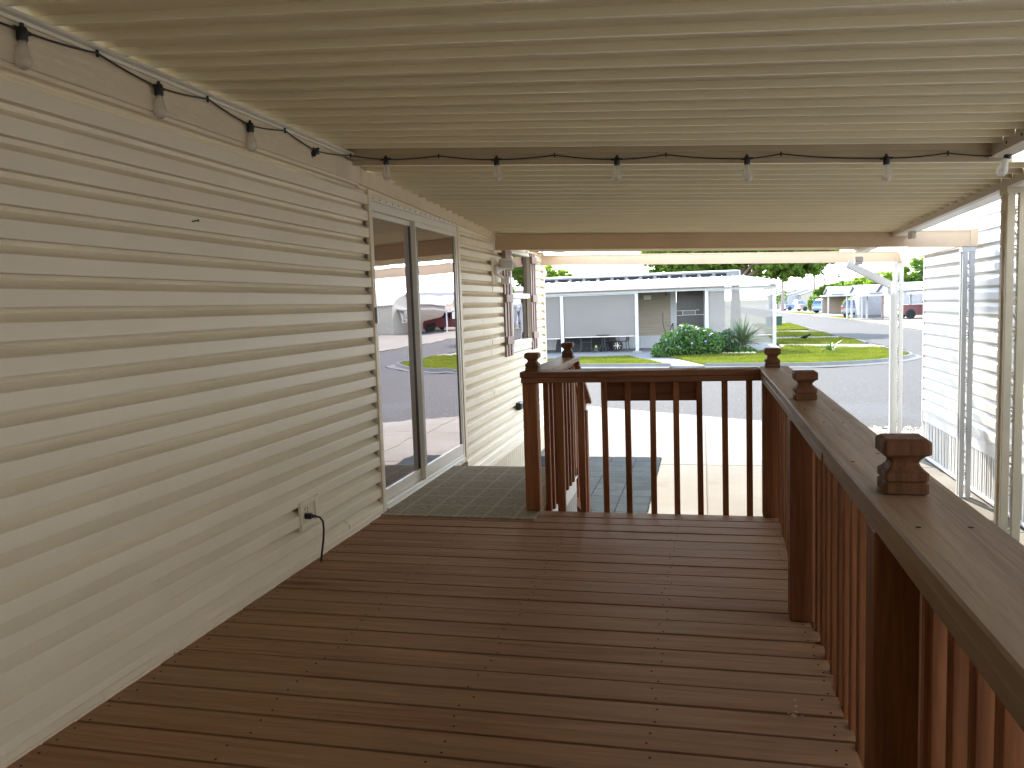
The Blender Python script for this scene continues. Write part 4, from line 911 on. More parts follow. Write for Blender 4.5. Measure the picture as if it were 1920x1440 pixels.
# roll-down screens
SCREEN = mat('shade_screen', (.142,.132,.12), .8, .03, 2, alpha=.85, stretch=(.4,1,1))
SCREEN2 = mat('shade_screen_thin', (.18,.17,.155), .8, .03, 2, alpha=.78, stretch=(.4,1,1))
for a, b, zb_, m in ((-11.1,-8.5,.05,SCREEN),(-8.3,-5.60,.06,SCREEN),(-5.44,-2.60,.10,SCREEN),(.27,2.62,.02,SCREEN2)):
    s = MB()
    nx_ = 12
    for i in range(nx_):
        xa, xb = a+(b-a)*i/nx_, a+(b-a)*(i+1)/nx_; ya, yb_ = PY+.015*math.sin(i*.9), PY+.015*math.sin((i+1)*.9)
        s.add([(xa,ya,zb_),(xb,yb_,zb_),(xb,PY,1.75),(xa,PY,1.75)], [(0,1,2,3)], True)
    s = s.obj('porch_screen', m, ph)
    MB().tube([(a-.02,PY,1.765),(b+.02,PY,1.765)], .022, 8).obj('screen_roller', PWH, s); MB().box(a, b, PY-.02, PY+.02, zb_-.03, zb_+.004, .004).obj('screen_bar', PFAS, s)
# covered vehicle on the porch
cv = thing('covered_vehicle', 'vehicle under a black cover with one silver spoked wheel showing on the porch', 'covered vehicle', (-4.7, 34.3, SL))
BLK = mat('black_cover', (.012,.013,.016), .8, .25, 2, bump=.3, bscale=6)
vs = []; NU, NV = 26, 14
for i in range(NU+1):
    t = i/NU; x = -6.15+2.75*t
    w = .62*(1-abs(2*t-1)**3.5)**.5+.02; h = .98*(1-abs(2*t-1)**4)**.6+.03
    if t > .75: h *= 1-.35*(t-.75)/.25
    for j in range(NV+1):
        a = math.pi*j/NV; cx = math.copysign(abs(math.cos(a))**.6, math.cos(a)); sz = abs(math.sin(a))**.6
        k = 1+.10*mnoise.noise((x*2.5, j*.6, 1.))
        vs.append((x, 34.3+w*cx*k, SL+.03+h*sz*k))
fs = [(i*(NV+1)+j, (i+1)*(NV+1)+j, (i+1)*(NV+1)+j+1, i*(NV+1)+j+1) for i in range(NU) for j in range(NV)]
MB().add(vs, fs, True).obj('cover', BLK, cv)
def wheel(c, r, w, parent, axis='y', rimc=None, local=False, name='wheel'):
    ty = MB().lathe([(r*.62,-w/2),(r*.92,-w/2),(r,-w*.3),(r,w*.3),(r*.92,w/2),(r*.62,w/2)], c, 20, axis).obj(name, mat('tyre', (.018,.018,.018), .8, .2, 9), parent, local)
    rm = MB().lathe([(r*.60,-w*.42),(r*.60,w*.42)], c, 16, axis)
    rm.obj('rim', rimc or mat('alloy_rim', (.45,.45,.46), .3, .1, 8, metal=.7), ty, local); return ty
wt = wheel((-3.42, 33.72, SL+.21), .21, .16, cv)
sp_ = MB()
for i in range(8):
    a = i*math.pi/4; sp_.bar((-3.42,33.63,SL+.21),(-3.42+.15*math.cos(a),33.63,SL+.21+.15*math.sin(a)),.02,.03,(0,1,0))
sp_.obj('spokes', mat('chrome', (.7,.7,.7), .2, .05, 9, metal=.8), wt)
# patio table and chairs
IRON = mat('black_iron', (.016,.016,.017), .5, .2, 9)
def chair(x, y, rz, label):
    t = thing('patio_chair', label, 'chair', (x, y, SL+.001), rz, 'black iron chairs on the porch')
    MB().box(-.22,.22,-.21,.21,.41,.43,.006).obj('seat', IRON, t, True)
    for sx_ in (-.2,.2):
        MB().tube([(sx_*1.15,-.26,0),(sx_*1.02,-.20,.22),(sx_,-.19,.41)], .013, 6).obj('leg', IRON, t, True)
        MB().tube([(sx_*1.15,.27,0),(sx_*1.02,.21,.22),(sx_,.20,.42)], .013, 6).obj('leg', IRON, t, True)
        MB().tube([(sx_*1.15,-.2,.42),(sx_*1.2,-.22,.60),(sx_*1.2,-.05,.64),(sx_*1.1,.22,.62)], .012, 6).obj('arm', IRON, t, True)
    b = MB().tube([(-.21,.20,.42),(-.22,.27,.80),(-.12,.29,.90),(.12,.29,.90),(.22,.27,.80),(.21,.20,.42)], .014, 6).obj('back_frame', IRON, t, True)
    for i in range(5): MB().tube([(-.13+.065*i,.21,.45),(-.13+.065*i,.285,.88)], .007, 5).obj('back_bar', IRON, b, True)
chair(-4.62, 32.95, rad(95), 'black iron chair at the left side of the porch table'); chair(-3.15, 32.95, rad(-100), 'black iron chair at the right side of the porch table, nearest the white post')
chair(-3.75, 33.45, rad(0), 'black iron chair behind the porch table')
tb = thing('patio_table', 'round black iron table between chairs on the porch', 'table', (-3.9, 32.95, SL+.001), 0)
MB().lathe([(.005,.70),(.52,.70),(.53,.715),(.52,.73),(.005,.73)], seg=24).obj('tabletop', IRON, tb, True)
for i in range(4):
    a = i*math.pi/2+.5; MB().tube([(.10*math.cos(a),.10*math.sin(a),.70),(.07*math.cos(a),.07*math.sin(a),.35),(.3*math.cos(a),.3*math.sin(a),0)], .016, 6).obj('leg', IRON, tb, True)
yb_ = thing('lime_bottle', 'small bright lime object on the floor beneath the porch chairs', 'object', (-4.25, 33.2, SL))
MB().lathe([(.05,0),(.055,.02),(.05,.07),(.025,.09),(.02,.10)], (-4.25,33.2,SL+.18), 10).obj('bottle', mat('lime', (.25,.36,.06), .4), yb_)
MB().box(-4.33,-4.17,33.12,33.28,SL,SL+.179,.01).obj('stand', IRON, yb_)

# ================================================================== PLANTS IN FRONT OF THE PORCH
def plant(name, label, cat, c, blobs, leaf, elong, m, n, up_=.0, seed=3):
    t = thing(name, label, cat, c); Vs, Fs = [], []; b = 0
    for i, (dx, dy, dz, rx, ry, rz_) in enumerate(blobs):
        k = int(n*rx*ry*rz_/sum(q[3]*q[4]*q[5] for q in blobs)); V, F = leaves_mesh(k, (dx,dy,dz), (rx,ry,rz_), leaf, elong, up_, seed+i, .25)
        V[:,2] = np.maximum(V[:,2], .01); Vs.append(V); Fs.append(F+b); b += len(V)
    rawobj('foliage', np.concatenate(Vs), np.concatenate(Fs), m, t)
    return t
sh = plant('flowering_shrub', 'broad dark green shrub dotted with purple flowers before the porch', 'shrub', (-.5, 29.6, G+.05),
    [(-.85,-.2,.22,.45,.5,.32),(-.45,-.1,.45,.55,.6,.50),(.05,.0,.55,.55,.6,.58),(.5,.05,.52,.5,.55,.50),(.85,.1,.42,.4,.5,.42),(-.1,.1,.75,.35,.4,.42),(-1.05,-.2,.12,.25,.4,.22)], .042, 1.9, SHRUBL, 11000, .3)
stm = MB()
for i in range(40):
    a = random.uniform(0,6.28); r = random.uniform(.05,.5); x0, y0_ = random.uniform(-.8,.8), random.uniform(-.3,.3)
    stm.tube([(x0,y0_,0),(x0+.6*r*math.cos(a),y0_+.5*r*math.sin(a),.5),(x0+r*math.cos(a),y0_+.6*r*math.sin(a),random.uniform(.75,1.12)-.25*abs(x0))], .006, 4)
stm.obj('stems', mat('green_stem', (.07,.10,.03), .7), sh)
pet = MB()
for k in range(5):
    a = k*2*math.pi/5; q = [(0,0,0)]+[(.040*math.cos(a+d)*s, .040*math.sin(a+d)*s, .010*s) for d, s in ((-.45,.7),(-.2,1),(.2,1),(.45,.7))]
    pet.add(q+[(x, y, z-.004) for x, y, z in q], [(0,1,2,3,4),(9,8,7,6,5)]+[(i, 5+i, 5+(i+1)%5, (i+1)%5) for i in range(5)])
pm = pet.mesh('flower', PURP)
for i, (x, y, z) in enumerate([(-.75,-.62,.62),(-.55,-.62,.56),(-.42,-.66,.75),(-.2,-.6,1.02),(.05,-.5,1.12),(-.05,-.6,.96),(.30,-.58,.98),(.62,-.52,.55),(.42,-.6,.90),(-.95,-.6,.25),(-.68,-.66,.36),(-.3,-.7,.40),(.15,-.66,.5),(-.6,-.64,.50),(-.35,-.55,.88),(.75,-.5,.75)]):
    o = bpy.data.objects.new('flower', pm); C.objects.link(o); o.parent = sh; o.location = (x, y, z); o.rotation_euler = (1.2+random.uniform(-.3,.3), random.uniform(-.4,.4), random.uniform(0,6)); o.scale = (random.uniform(.8,1.1),)*3
plant('shrub', 'smaller darker shrub between the flowering shrub and the yucca', 'shrub', (.72, 30.3, G+.05), [(0,0,.4,.45,.45,.42),(.25,-.05,.3,.35,.35,.3),(.2,.1,.62,.25,.3,.3)], .036, 1.7, mat('shrub_leaf_dark', (.025,.06,.02), .45, .3, 3, col2=(.05,.09,.03), transl=.12), 4200, .2, 21)
yu = thing('yucca', 'spiky yucca with long grey green leaves at right of the shrubs', 'yucca', (1.42, 30.5, G+.05))
def blade(name, m, w, bend, seg=5, fold=.25):
    vs = []; fs = []
    for i in range(seg+1):
        t = i/seg; ww = w*(1-t)**.55*(.45+.55*min(1, t*5)) if t < 1 else .001
        x = t; z = -bend*t*t
        vs += [(x,-ww,z),(x,0,z-ww*fold),(x,ww,z),(x,0,z-ww*fold-.006*(1-t)-.001)]
    for i in range(seg):
        a = i*4
        for k in range(4): fs.append((a+k, a+4+k, a+4+(k+1)%4, a+(k+1)%4))
    return MB().add(vs, fs).mesh(name, m)
bl = [blade('leaf', YUCC, .036, .05), blade('leaf', YUCC, .034, .16)]
for i in range(130):
    o = bpy.data.objects.new('leaf', bl[i % 2]); C.objects.link(o); o.parent = yu
    el = random.uniform(-.25, 1.5); az = i*2.39996+random.uniform(-.3,.3); L_ = random.uniform(.74,1.08)*(1 if el > .1 else .72)
    o.rotation_euler = Matrix.Rotation(az,3,'Z').to_4x4().to_euler(); o.rotation_euler = (Matrix.Rotation(az,3,'Z') @ Matrix.Rotation(-el,3,'Y')).to_euler()
    o.location = (0,0,random.uniform(.25,.5)); o.scale = (L_, 1.1, 1.)
MB().lathe([(.07,0),(.09,.2),(.10,.45),(.05,.55)], seg=10).obj('stem', PBARK, yu, True)
plant('ground_plant', 'low leafy plant at the foot of the yucca', 'plant', (1.55, 30.1, G+.05), [(0,0,.1,.35,.25,.16),(-.3,.0,.1,.25,.2,.14)], .05, 1.5, SHRUBL, 900, .2, 33)
ed = thing('garden_edging', 'row of pale scalloped edging blocks in front of the darker shrub', 'edging', (1.0, 29.85, G+.05))
eb = MB(); pr = [(-.095,0),(.095,0),(.095,.07)]+[(.095*math.cos(a), .07+.035*math.sin(a)) for a in [i*math.pi/8 for i in range(1,8)]]+[(-.095,.07)]
eb.prism(pr, 1, -.03, .03); ebm = eb.mesh('edging_block', mat('edging_stone', (.45,.39,.31), .9, .1, 9, rnd=.06))
for i in range(7):
    o = bpy.data.objects.new('edging_block', ebm); C.objects.link(o); o.parent = ed; o.location = (-.42+.197*i, -.04*math.sin(i*.5), .0); o.rotation_euler = (0, random.uniform(-.05,.05), random.uniform(-.12,.12))
pp = thing('palm_plant', 'young low palm growing alone on the lawn island', 'palm', (4.45, 30.6, G+.05))
pb = blade('leaf', PALML, .05, .25, 6, .3)
for i in range(22):
    o = bpy.data.objects.new('leaf', pb); C.objects.link(o); o.parent = pp; el = random.uniform(.15,1.25); az = i*2.39996
    o.rotation_euler = (Matrix.Rotation(az,3,'Z') @ Matrix.Rotation(-el,3,'Y')).to_euler(); L_ = random.uniform(.38,.62); o.scale = (L_, 1, 1); o.location = (0,0,.03)
# bird
bd = thing('bird', 'small black bird with long tail standing on the far verge', 'bird', (4.44, 37.8, G+.09))
BIRD = mat('black_feather', (.008,.008,.010), .7, .2, 9, spec=.08)
mb = MB(); rings = [(-.13,.012,.0,.115),(-.09,.030,0,.115),(-.04,.052,0,.12),(.03,.058,0,.135),(.08,.045,0,.155),(.105,.032,0,.18),(.125,.034,0,.20),(.15,.028,0,.205),(.17,.010,0,.20),(.205,.003,0,.195)]
vs = []; 
for x, r, y_, z in rings:
    for k in range(10): a = k*math.pi/5; vs.append((x, y_+r*math.cos(a)*.85, z+r*math.sin(a)))
mb.add(vs, [(i*10+k, i*10+(k+1)%10, (i+1)*10+(k+1)%10, (i+1)*10+k) for i in range(len(rings)-1) for k in range(10)], True)
mb.add([(-.10,-.02,.115),(-.10,.02,.115),(-.34,.035,.15),(-.34,-.035,.15),(-.10,-.02,.105),(-.10,.02,.105),(-.34,.035,.143),(-.34,-.035,.143)], [(0,1,2,3),(7,6,5,4),(0,4,5,1),(1,5,6,2),(2,6,7,3),(3,7,4,0)])
for s in (-.02,.02): mb.tube([(0,s,.09),(.005,s,.0),(.035,s,0)], .004, 5)
mb.obj('body', BIRD, bd, True)
bd.scale = (1.35,)*3

# ================================================================== TREES
def tree(name, label, cat, base, trunk_h, trunk_r, blobs, n, leaf, m, seed=1, limbs=9, group=None, elong=1.3, shell=.35, lean=(0,0)):
    t = thing(name, label, cat, base, 0, group); r = random.Random(seed); mb = MB()
    tp = Vector((lean[0], lean[1], trunk_h)); mb.tube([(0,0,-.1),(lean[0]*.2,lean[1]*.3,trunk_h*.4),tuple(tp)], [trunk_r*1.25,trunk_r,trunk_r*.75], 9)
    for i in range(limbs):
        b = blobs[i % len(blobs)]; e = Vector((b[0]+r.uniform(-.6,.6)*b[3], b[1]+r.uniform(-.6,.6)*b[4], b[2]+r.uniform(-.3,.6)*b[5])); md = tp.lerp(e, .5)+Vector((r.uniform(-.3,.3),r.uniform(-.3,.3),r.uniform(0,.4)))
        mb.tube([tuple(tp-Vector((0,0,.3))), tuple(md), tuple(e)], [trunk_r*.5,trunk_r*.3,trunk_r*.1], 6)
        for q in range(3):
            e2 = md.lerp(e, r.uniform(.2,1))+Vector((r.uniform(-1,1)*b[3]*.6, r.uniform(-1,1)*b[4]*.6, r.uniform(-.4,.7)*b[5])); mb.tube([tuple(md.lerp(e,.2)), tuple(e2)], [trunk_r*.2,trunk_r*.05], 5)
    mb.obj('trunk', BARK, t, True)
    # crown: many small clumps over the blobs' shells
    g = np.random.default_rng(seed); tot = sum(b[3]*b[4]*b[5] for b in blobs)**1; Vs = []
    wts = np.array([(b[3]*b[4]*b[5])**.67 for b in blobs]); wts /= wts.sum()
    for b, w in zip(blobs, wts):
        nc = max(6, int(w*n/70)); d = g.normal(size=(nc,3)); d /= np.linalg.norm(d,axis=1)[:,None]
        cc = np.array(b[:3])+d*np.array(b[3:6])*(shell+(1-shell)*g.uniform(0,1,nc)**.5)[:,None]
        for c_ in cc:
            k = int(70*g.uniform(.5,1.5)); sc_ = g.uniform(.5,1.2)*.22*min(b[3:6])
            V, F = leaves_mesh(k, c_, (sc_*1.5,sc_*1.5,sc_*.85), leaf, elong, 0, int(g.integers(1e9)), 0); Vs.append(V)
    V = np.concatenate(Vs); rawobj('crown', V, np.arange(len(V)).reshape(-1,4), m, t); return t
R_ = M.to_3x3()
def P(px, py, Y):
    d = R_ @ Vector(((px-960)/1515, -(py-720)/1515, -1)); return Vector((0,0,CAMZ))+d*(Y/d.y)
tree('broad_tree', 'large dark green spreading tree rising behind the porch house', 'tree', (2.0, 51, G), 3.2, .30,
     [(-3.6,0,5.0,2.0,2.0,1.6),(-2.8,0,4.4,1.5,1.6,1.1),(3.4,0,5.0,2.0,2.0,1.6),(4.4,-.4,4.7,1.3,1.4,1.2),(-2.0,-.5,5.6,2.0,2.2,1.8),(.2,0,5.9,2.3,2.4,2.0),(2.6,-.4,5.3,2.2,2.2,1.9),(3.9,-.6,4.3,1.5,1.8,1.25),(1.0,1.0,4.5,2.4,2.0,1.5),(-1.5,.5,4.6,2.2,2.0,1.2),(2.4,-1.0,3.7,1.5,1.4,.8),(-.5,0,8.0,3.0,2.4,1.8)], 90000, .11, LEAFD, 3, 14)
p = P(1040, 515, 50)
tree('leafy_tree', 'bright green tree top showing above the left end of porch house roof', 'tree', (p.x-1.2, 52, G), 2.2, .18, [(0,0,3.7,1.6,1.5,1.0),(1.2,0,3.5,1.2,1.2,.8),(-1.5,0,3.6,1.5,1.4,1.0)], 9000, .085, LEAFL, 8, 7)
# bare branched tree near the broad tree's left edge
p = P(1190, 505, 46)
bt = thing('bare_tree', 'thin bare branched tree left of the broad tree', 'tree', (p.x, 46, G)); mb = MB(); r = random.Random(4)
def branch(a, d, L_, rr, dep):
    b = a+d*L_; md = a+d*L_*.5+Vector((r.uniform(-.08,.08),r.uniform(-.08,.08),.03))*L_; mb.tube([tuple(a),tuple(md),tuple(b)], [rr,rr*.8,rr*.55], 5)
    if dep:
        for q in range(4 if dep > 2 else 3): branch(a.lerp(b, r.uniform(.45,1)), (d+Vector((r.uniform(-.7,.7),r.uniform(-.7,.7),r.uniform(-.2,.5)))).normalized(), L_*r.uniform(.45,.7), rr*.5, dep-1)
branch(Vector((0,0,-.1)), Vector((.03,0,1)), 2.6, .09, 4); mb.obj('branches', mat('grey_bark', (.22,.20,.19), .9, .2, 6), bt, True)

def far_tree(px0, px1, py0, py1, Y, m, label, name='far_tree', seed=1, n=26000, grp='trees beyond the street'):
    a, b = P(px0, py1, Y), P(px1, py0, Y); w = b.x-a.x; cx = (a.x+b.x)/2; top = b.z; h = top-G
    lo = max(a.z, G+.5); ch = (top-lo)/2; cz = (top+lo)/2-G
    bl = [(0,0,cz+ch*.25,w*.36,w*.34,ch*.75),(-w*.27,0,cz-.1*ch,w*.24,w*.26,ch*.72),(w*.27,0,cz-.05*ch,w*.24,w*.26,ch*.7),(w*.05,-w*.1,cz-.35*ch,w*.38,w*.3,ch*.55)]
    return tree(name, label, 'tree', (cx, Y, G), max(.6, cz-ch*.6), .02*w+.06, bl, n, max(.09, w*.020), m, seed, 6, grp)
far_tree(1622, 1704, 506, 558, 118, LEAFL, 'pale green tree directly behind the far white post', seed=11)
far_tree(1676, 1764, 482, 558, 104, LEAFM, 'tall green tree between the far post and the white house', seed=12, n=20000)
far_tree(1584, 1654, 516, 560, 130, LEAFL, 'light green tree behind the downspout, above the metal roofs', seed=13)
far_tree(1526, 1584, 531, 566, 122, LEAFD, 'rounded dark green tree behind the beige carport', seed=14)
far_tree(1552, 1616, 524, 562, 140, LEAFM, 'mid green tree right of the rounded dark tree', seed=15)
far_tree(1484, 1530, 540, 572, 190, LEAFL, 'hazy pale tree above the farthest white houses', seed=16, n=3000)
far_tree(1440, 1476, 532, 575, 150, LEAFL, 'pale tree showing beside the right end of the porch roof', seed=17, n=3000)
def palm(px, py_top, Y, tr, crown, label, cat='palm', n=34, grp=None):
    a = P(px, py_top, Y); t = thing('palm_tree', label, cat, (a.x, Y, G), 0, grp); h = a.z-G
    MB().tube([(0,0,-.1),(.05,0,h*.5),(0,0,h)], [tr*1.3,tr,tr*.85], 8).obj('trunk', PBARK, t, True)
    bm_ = blade('frond', FPALM, .10, .30, 5, .2); r = random.Random(int(px))
    for i in range(n):
        o = bpy.data.objects.new('frond', bm_); C.objects.link(o); o.parent = t; el = r.uniform(-1.0,1.3); o.rotation_euler = (Matrix.Rotation(i*2.39996,3,'Z') @ Matrix.Rotation(-el,3,'Y')).to_euler(); s = crown*r.uniform(.75,1.1)*(1 if el > -.3 else .7); o.scale = (s, s*1.2, s); o.location = (0,0,h)
palm(1546, 525, 200, .16, 1.15, 'left one of the two close far palms in front of the sky', grp='distant fan palms'); palm(1556, 528, 210, .14, 1.05, 'right one of the two close far palms, slightly shorter', grp='distant fan palms'); palm(1573, 517, 200, .18, 1.3, 'tallest distant palm, standing alone right of the pair', grp='distant fan palms')
palm(1467, 500, 128, .20, 1.6, 'palm whose grey trunk stands beside the porch roof end, crown hidden by the broad tree'); palm(1526, 492, 126, .19, 1.5, 'palm whose grey trunk rises left of the beige carport')
a = P(1589, 505, 160); up_ = MB().tube([(a.x,160,G),(a.x,160,a.z+.6)], [.14,.10], 8).box(a.x-.9, a.x+.9, 159.95, 160.05, a.z-.5, a.z-.38).obj('utility_pole', mat('pole_wood', (.22,.19,.17), .9, .1, 4)); tag(up_, 'thin grey utility pole behind the trees, right of the palms', 'pole')
a = P(1604, 527, 190); up_ = MB().tube([(a.x,190,G),(a.x,190,a.z)], [.13,.09], 8).box(a.x-.9, a.x+.9, 189.95, 190.05, a.z-.5, a.z-.38).obj('utility_pole', mat('pole_wood', (.22,.19,.17), .9, .1, 4)); tag(up_, 'short far utility pole against the sky above the light green tree', 'pole')
gb = thing('transformer_box', 'dark green utility box on the verge beside the porch corner post', 'utility box', (5.0, 60.5, G+.05))
GRN = mat('utility_green', (.035,.07,.053), .7, .1, 3, spec=.1)
MB().box(4.45, 5.52, 60.1, 61.0, G+.05, G+.66, .03).obj('cabinet', GRN, gb); MB().box(4.42, 5.55, 60.07, 61.03, G+.661, G+.74, .03).obj('lid', GRN, gb)

# ================================================================== FAR HOUSES, CARPORTS, CARS
def house(x, y, w, d, h, rise, wall, roof, label, rz=0, gable='x', wins=2, name='far_house', deep=.25):
    """w along local x, d along local y; gable 'x': ridge runs along x"""
    t = thing(name, label, 'house', (x, y, G), rz)
    MB().box(-w/2, w/2, -d/2, d/2, 0, h).obj('wall', wall, t, True)
    o = deep; b = MB()
    if gable == 'x': pr = [(-d/2-o,h-.06),(0,h+rise),(d/2+o,h-.06),(d/2+o,h+.02),(0,h+rise+.09),(-d/2-o,h+.02)]; b.prism(pr, 0, -w/2-o, w/2+o)
    else: pr = [(-w/2-o,h-.06),(0,h+rise),(w/2+o,h-.06),(w/2+o,h+.02),(0,h+rise+.09),(-w/2-o,h+.02)]; b.prism(pr, 1, -d/2-o, d/2+o)
    b.obj('roof', roof, t, True)
    g = MB()
    if gable == 'x': g.prism([(-d/2,h),(d/2,h),(0,h+rise-.02)], 0, -w/2+.0, w/2)
    else: g.prism([(-w/2,h),(w/2,h),(0,h+rise-.02)], 1, -d/2, d/2)
    g.obj('gable', wall, t, True)
    for side in (-1, ):
        for i in range(wins):
            xc = -w/2+w*(i+1)/(wins+1)
            f = MB().box(xc-.5, xc+.5, -d/2-.05, -d/2-.002, h*.42, h*.85).obj('window', WHITE, t, True); MB().box(xc-.43, xc+.43, -d/2-.065, -d/2-.051, h*.45, h*.82).obj('pane', GLW2, f, True)
    f = MB().box(-w/2-.05, -w/2-.002, -.6, .6, h*.4, h*.85).obj('window', WHITE, t, True); MB().box(-w/2-.065, -w/2-.051, -.52, .52, h*.44, h*.81).obj('pane', GLW2, f, True)
    MB().box(w/2-1.6, w/2-.75, -d/2-.04, -d/2-.002, .1, h*.85).obj('door', mat('pale_door', (.55,.53,.5), .5), t, True)
    return t
FARW = mat('far_white', (.34,.345,.35), .5); GLW2 = mat('dark_window', (.03,.035,.04), .12, .1, 3, spec=.8)
W1, W2, W3, W4, W5 = mat('wall_white', (.28,.28,.28), .6), mat('wall_grey', (.27,.275,.28), .6), mat('wall_tan', (.32,.25,.18), .6), mat('wall_pink', (.32,.24,.23), .6), mat('wall_cream', (.27,.25,.20), .6)
RF1, RF2, RF3 = mat('roof_white', (.27,.275,.285), .4), mat('roof_silver', (.20,.22,.245), .35), mat('roof_grey', (.13,.13,.135), .8)
def carport(x, y, w, d, h, label, m=None, back=None, post=None, grp='carports along the street', posts=((0,0),(1,0),(0,1),(1,1))):
    t = thing('carport', label, 'carport', (x, y, G), 0, grp)
    MB().box(-.15, w+.15, -.15, d+.15, h, h+.06).obj('roof', m or RF1, t, True); MB().box(-.18, w+.18, -.21, -.152, h-.08, h+.08).obj('fascia', m or FARW, t, True); MB().box(-.23, -.182, -.21, d+.2, h-.08, h+.08).obj('fascia', m or FARW, t, True)
    for i, j in posts: MB().box(i*w-.07, i*w+.07, j*d-.07, j*d+.07, 0, h-.001).obj('post', post or FARW, t, True)
    if back: MB().box(0.1, w-.1, d-.1, d, .0, h-.01).obj('back_wall', back, t, True)
    return t
BRN = mat('brown_post', (.16,.10,.07), .6)
carport(14.0, 98, 5.6, 5, 2.05, 'beige walled carport with white posts over the blue cars', back=mat('carport_beige', (.28,.22,.155), .7))
carport(P(1591,590,75).x, 73.5, 1.2, 2.2, 2.1, 'white carport over the dark grey hatchback')
carport(P(1651,590,71).x-1.3, 70.5, 1.35, 3, 1.98, 'small carport with brown posts left of the red car', m=mat('roof_pinkish', (.34,.29,.26), .5), post=BRN, posts=((1,0),))
carport(16.6, 66, 7.5, 6.0, 2.05, 'white carport over the red pickup, nearest the white house')
sw = thing('storage_shed', 'pale grey windowless shed wall beside the dark hatchback', 'shed', (P(1632,590,76.6).x, 78, G)); MB().box(-.92, .92, -1.5, 2.0, .25, 2.15).obj('wall', mat('shed_grey', (.20,.20,.205), .6), sw, True); MB().box(-1.0, 1.0, -1.6, 2.1, 2.151, 2.22).obj('roof', RF2, sw, True); MB().box(-.88, .88, -1.45, 1.95, 0, .249).obj('base', GREYB, sw, True)
house(23, 112, 14, 5.5, 2.35, .8, W1, RF1, 'white house with pale roof behind the beige carport')
house(22.5, 96, 12, 5, 2.3, .75, W2, RF2, 'grey gabled house behind the carport posts')
house(23.0, 86.5, 11, 5, 2.35, .7, W1, RF2, 'white house with silver roof behind the grey shed')
house(25.0, 77, 11, 5, 2.5, .85, W3, RF1, 'tan house with pale gable behind the red pickup')
house(26.5, 67, 11, 5.5, 2.5, 1.0, W5, RF1, 'cream house with white gable close beside the white corner')
house(30, 104, 10, 9, 2.8, 1.5, W2, RF3, 'house with dark grey shingle roof behind the row')
house(30.0, 56, 11, 6, 2.45, .9, W4, RF1, 'pinkish house with white metal roof, seen mirrored in the patio door'); house(37, 47, 12, 6.5, 2.5, 1.1, W2, RF1, 'grey house with white roof, seen mirrored in the patio door')
house(47, 41, 12, 7, 2.5, 1.0, W5, RF2, 'cream house farther right along the cross street'); house(60, 38, 12, 7, 2.5, 1.0, W1, RF1, 'white house at the far right end of the cross street')
for i, (px, Y, w, l_) in enumerate(((1458,165,7,'leftmost white house at the far end of the street'),(1478,160,8,'second white house at the far end, behind the silver pickup'),(1499,158,8,'third white house at the far end of the street'),(1518,156,7,'white house at the far end nearest the beige carport'))):
    a = P(px, 575, Y); house(a.x+1, Y, w*.8, 5, 2.5, .9, (W1,W2,W1,W5)[i], RF1 if i != 1 else RF2, l_, gable='y', wins=1)
tree('garden_tree', 'tall sparse tree behind the pinkish house, seen mirrored in the patio door', 'tree', (33.5, 66, G), 5, .35, [(0,0,7.0,1.6,1.6,1.6),(-1.5,0,6,1.2,1.2,1.0),(1.6,.3,6.4,1.1,1.1,1.0),(.2,0,8.6,1.1,1.1,1.1)], 2600, .14, LEAFD, 41, 12)

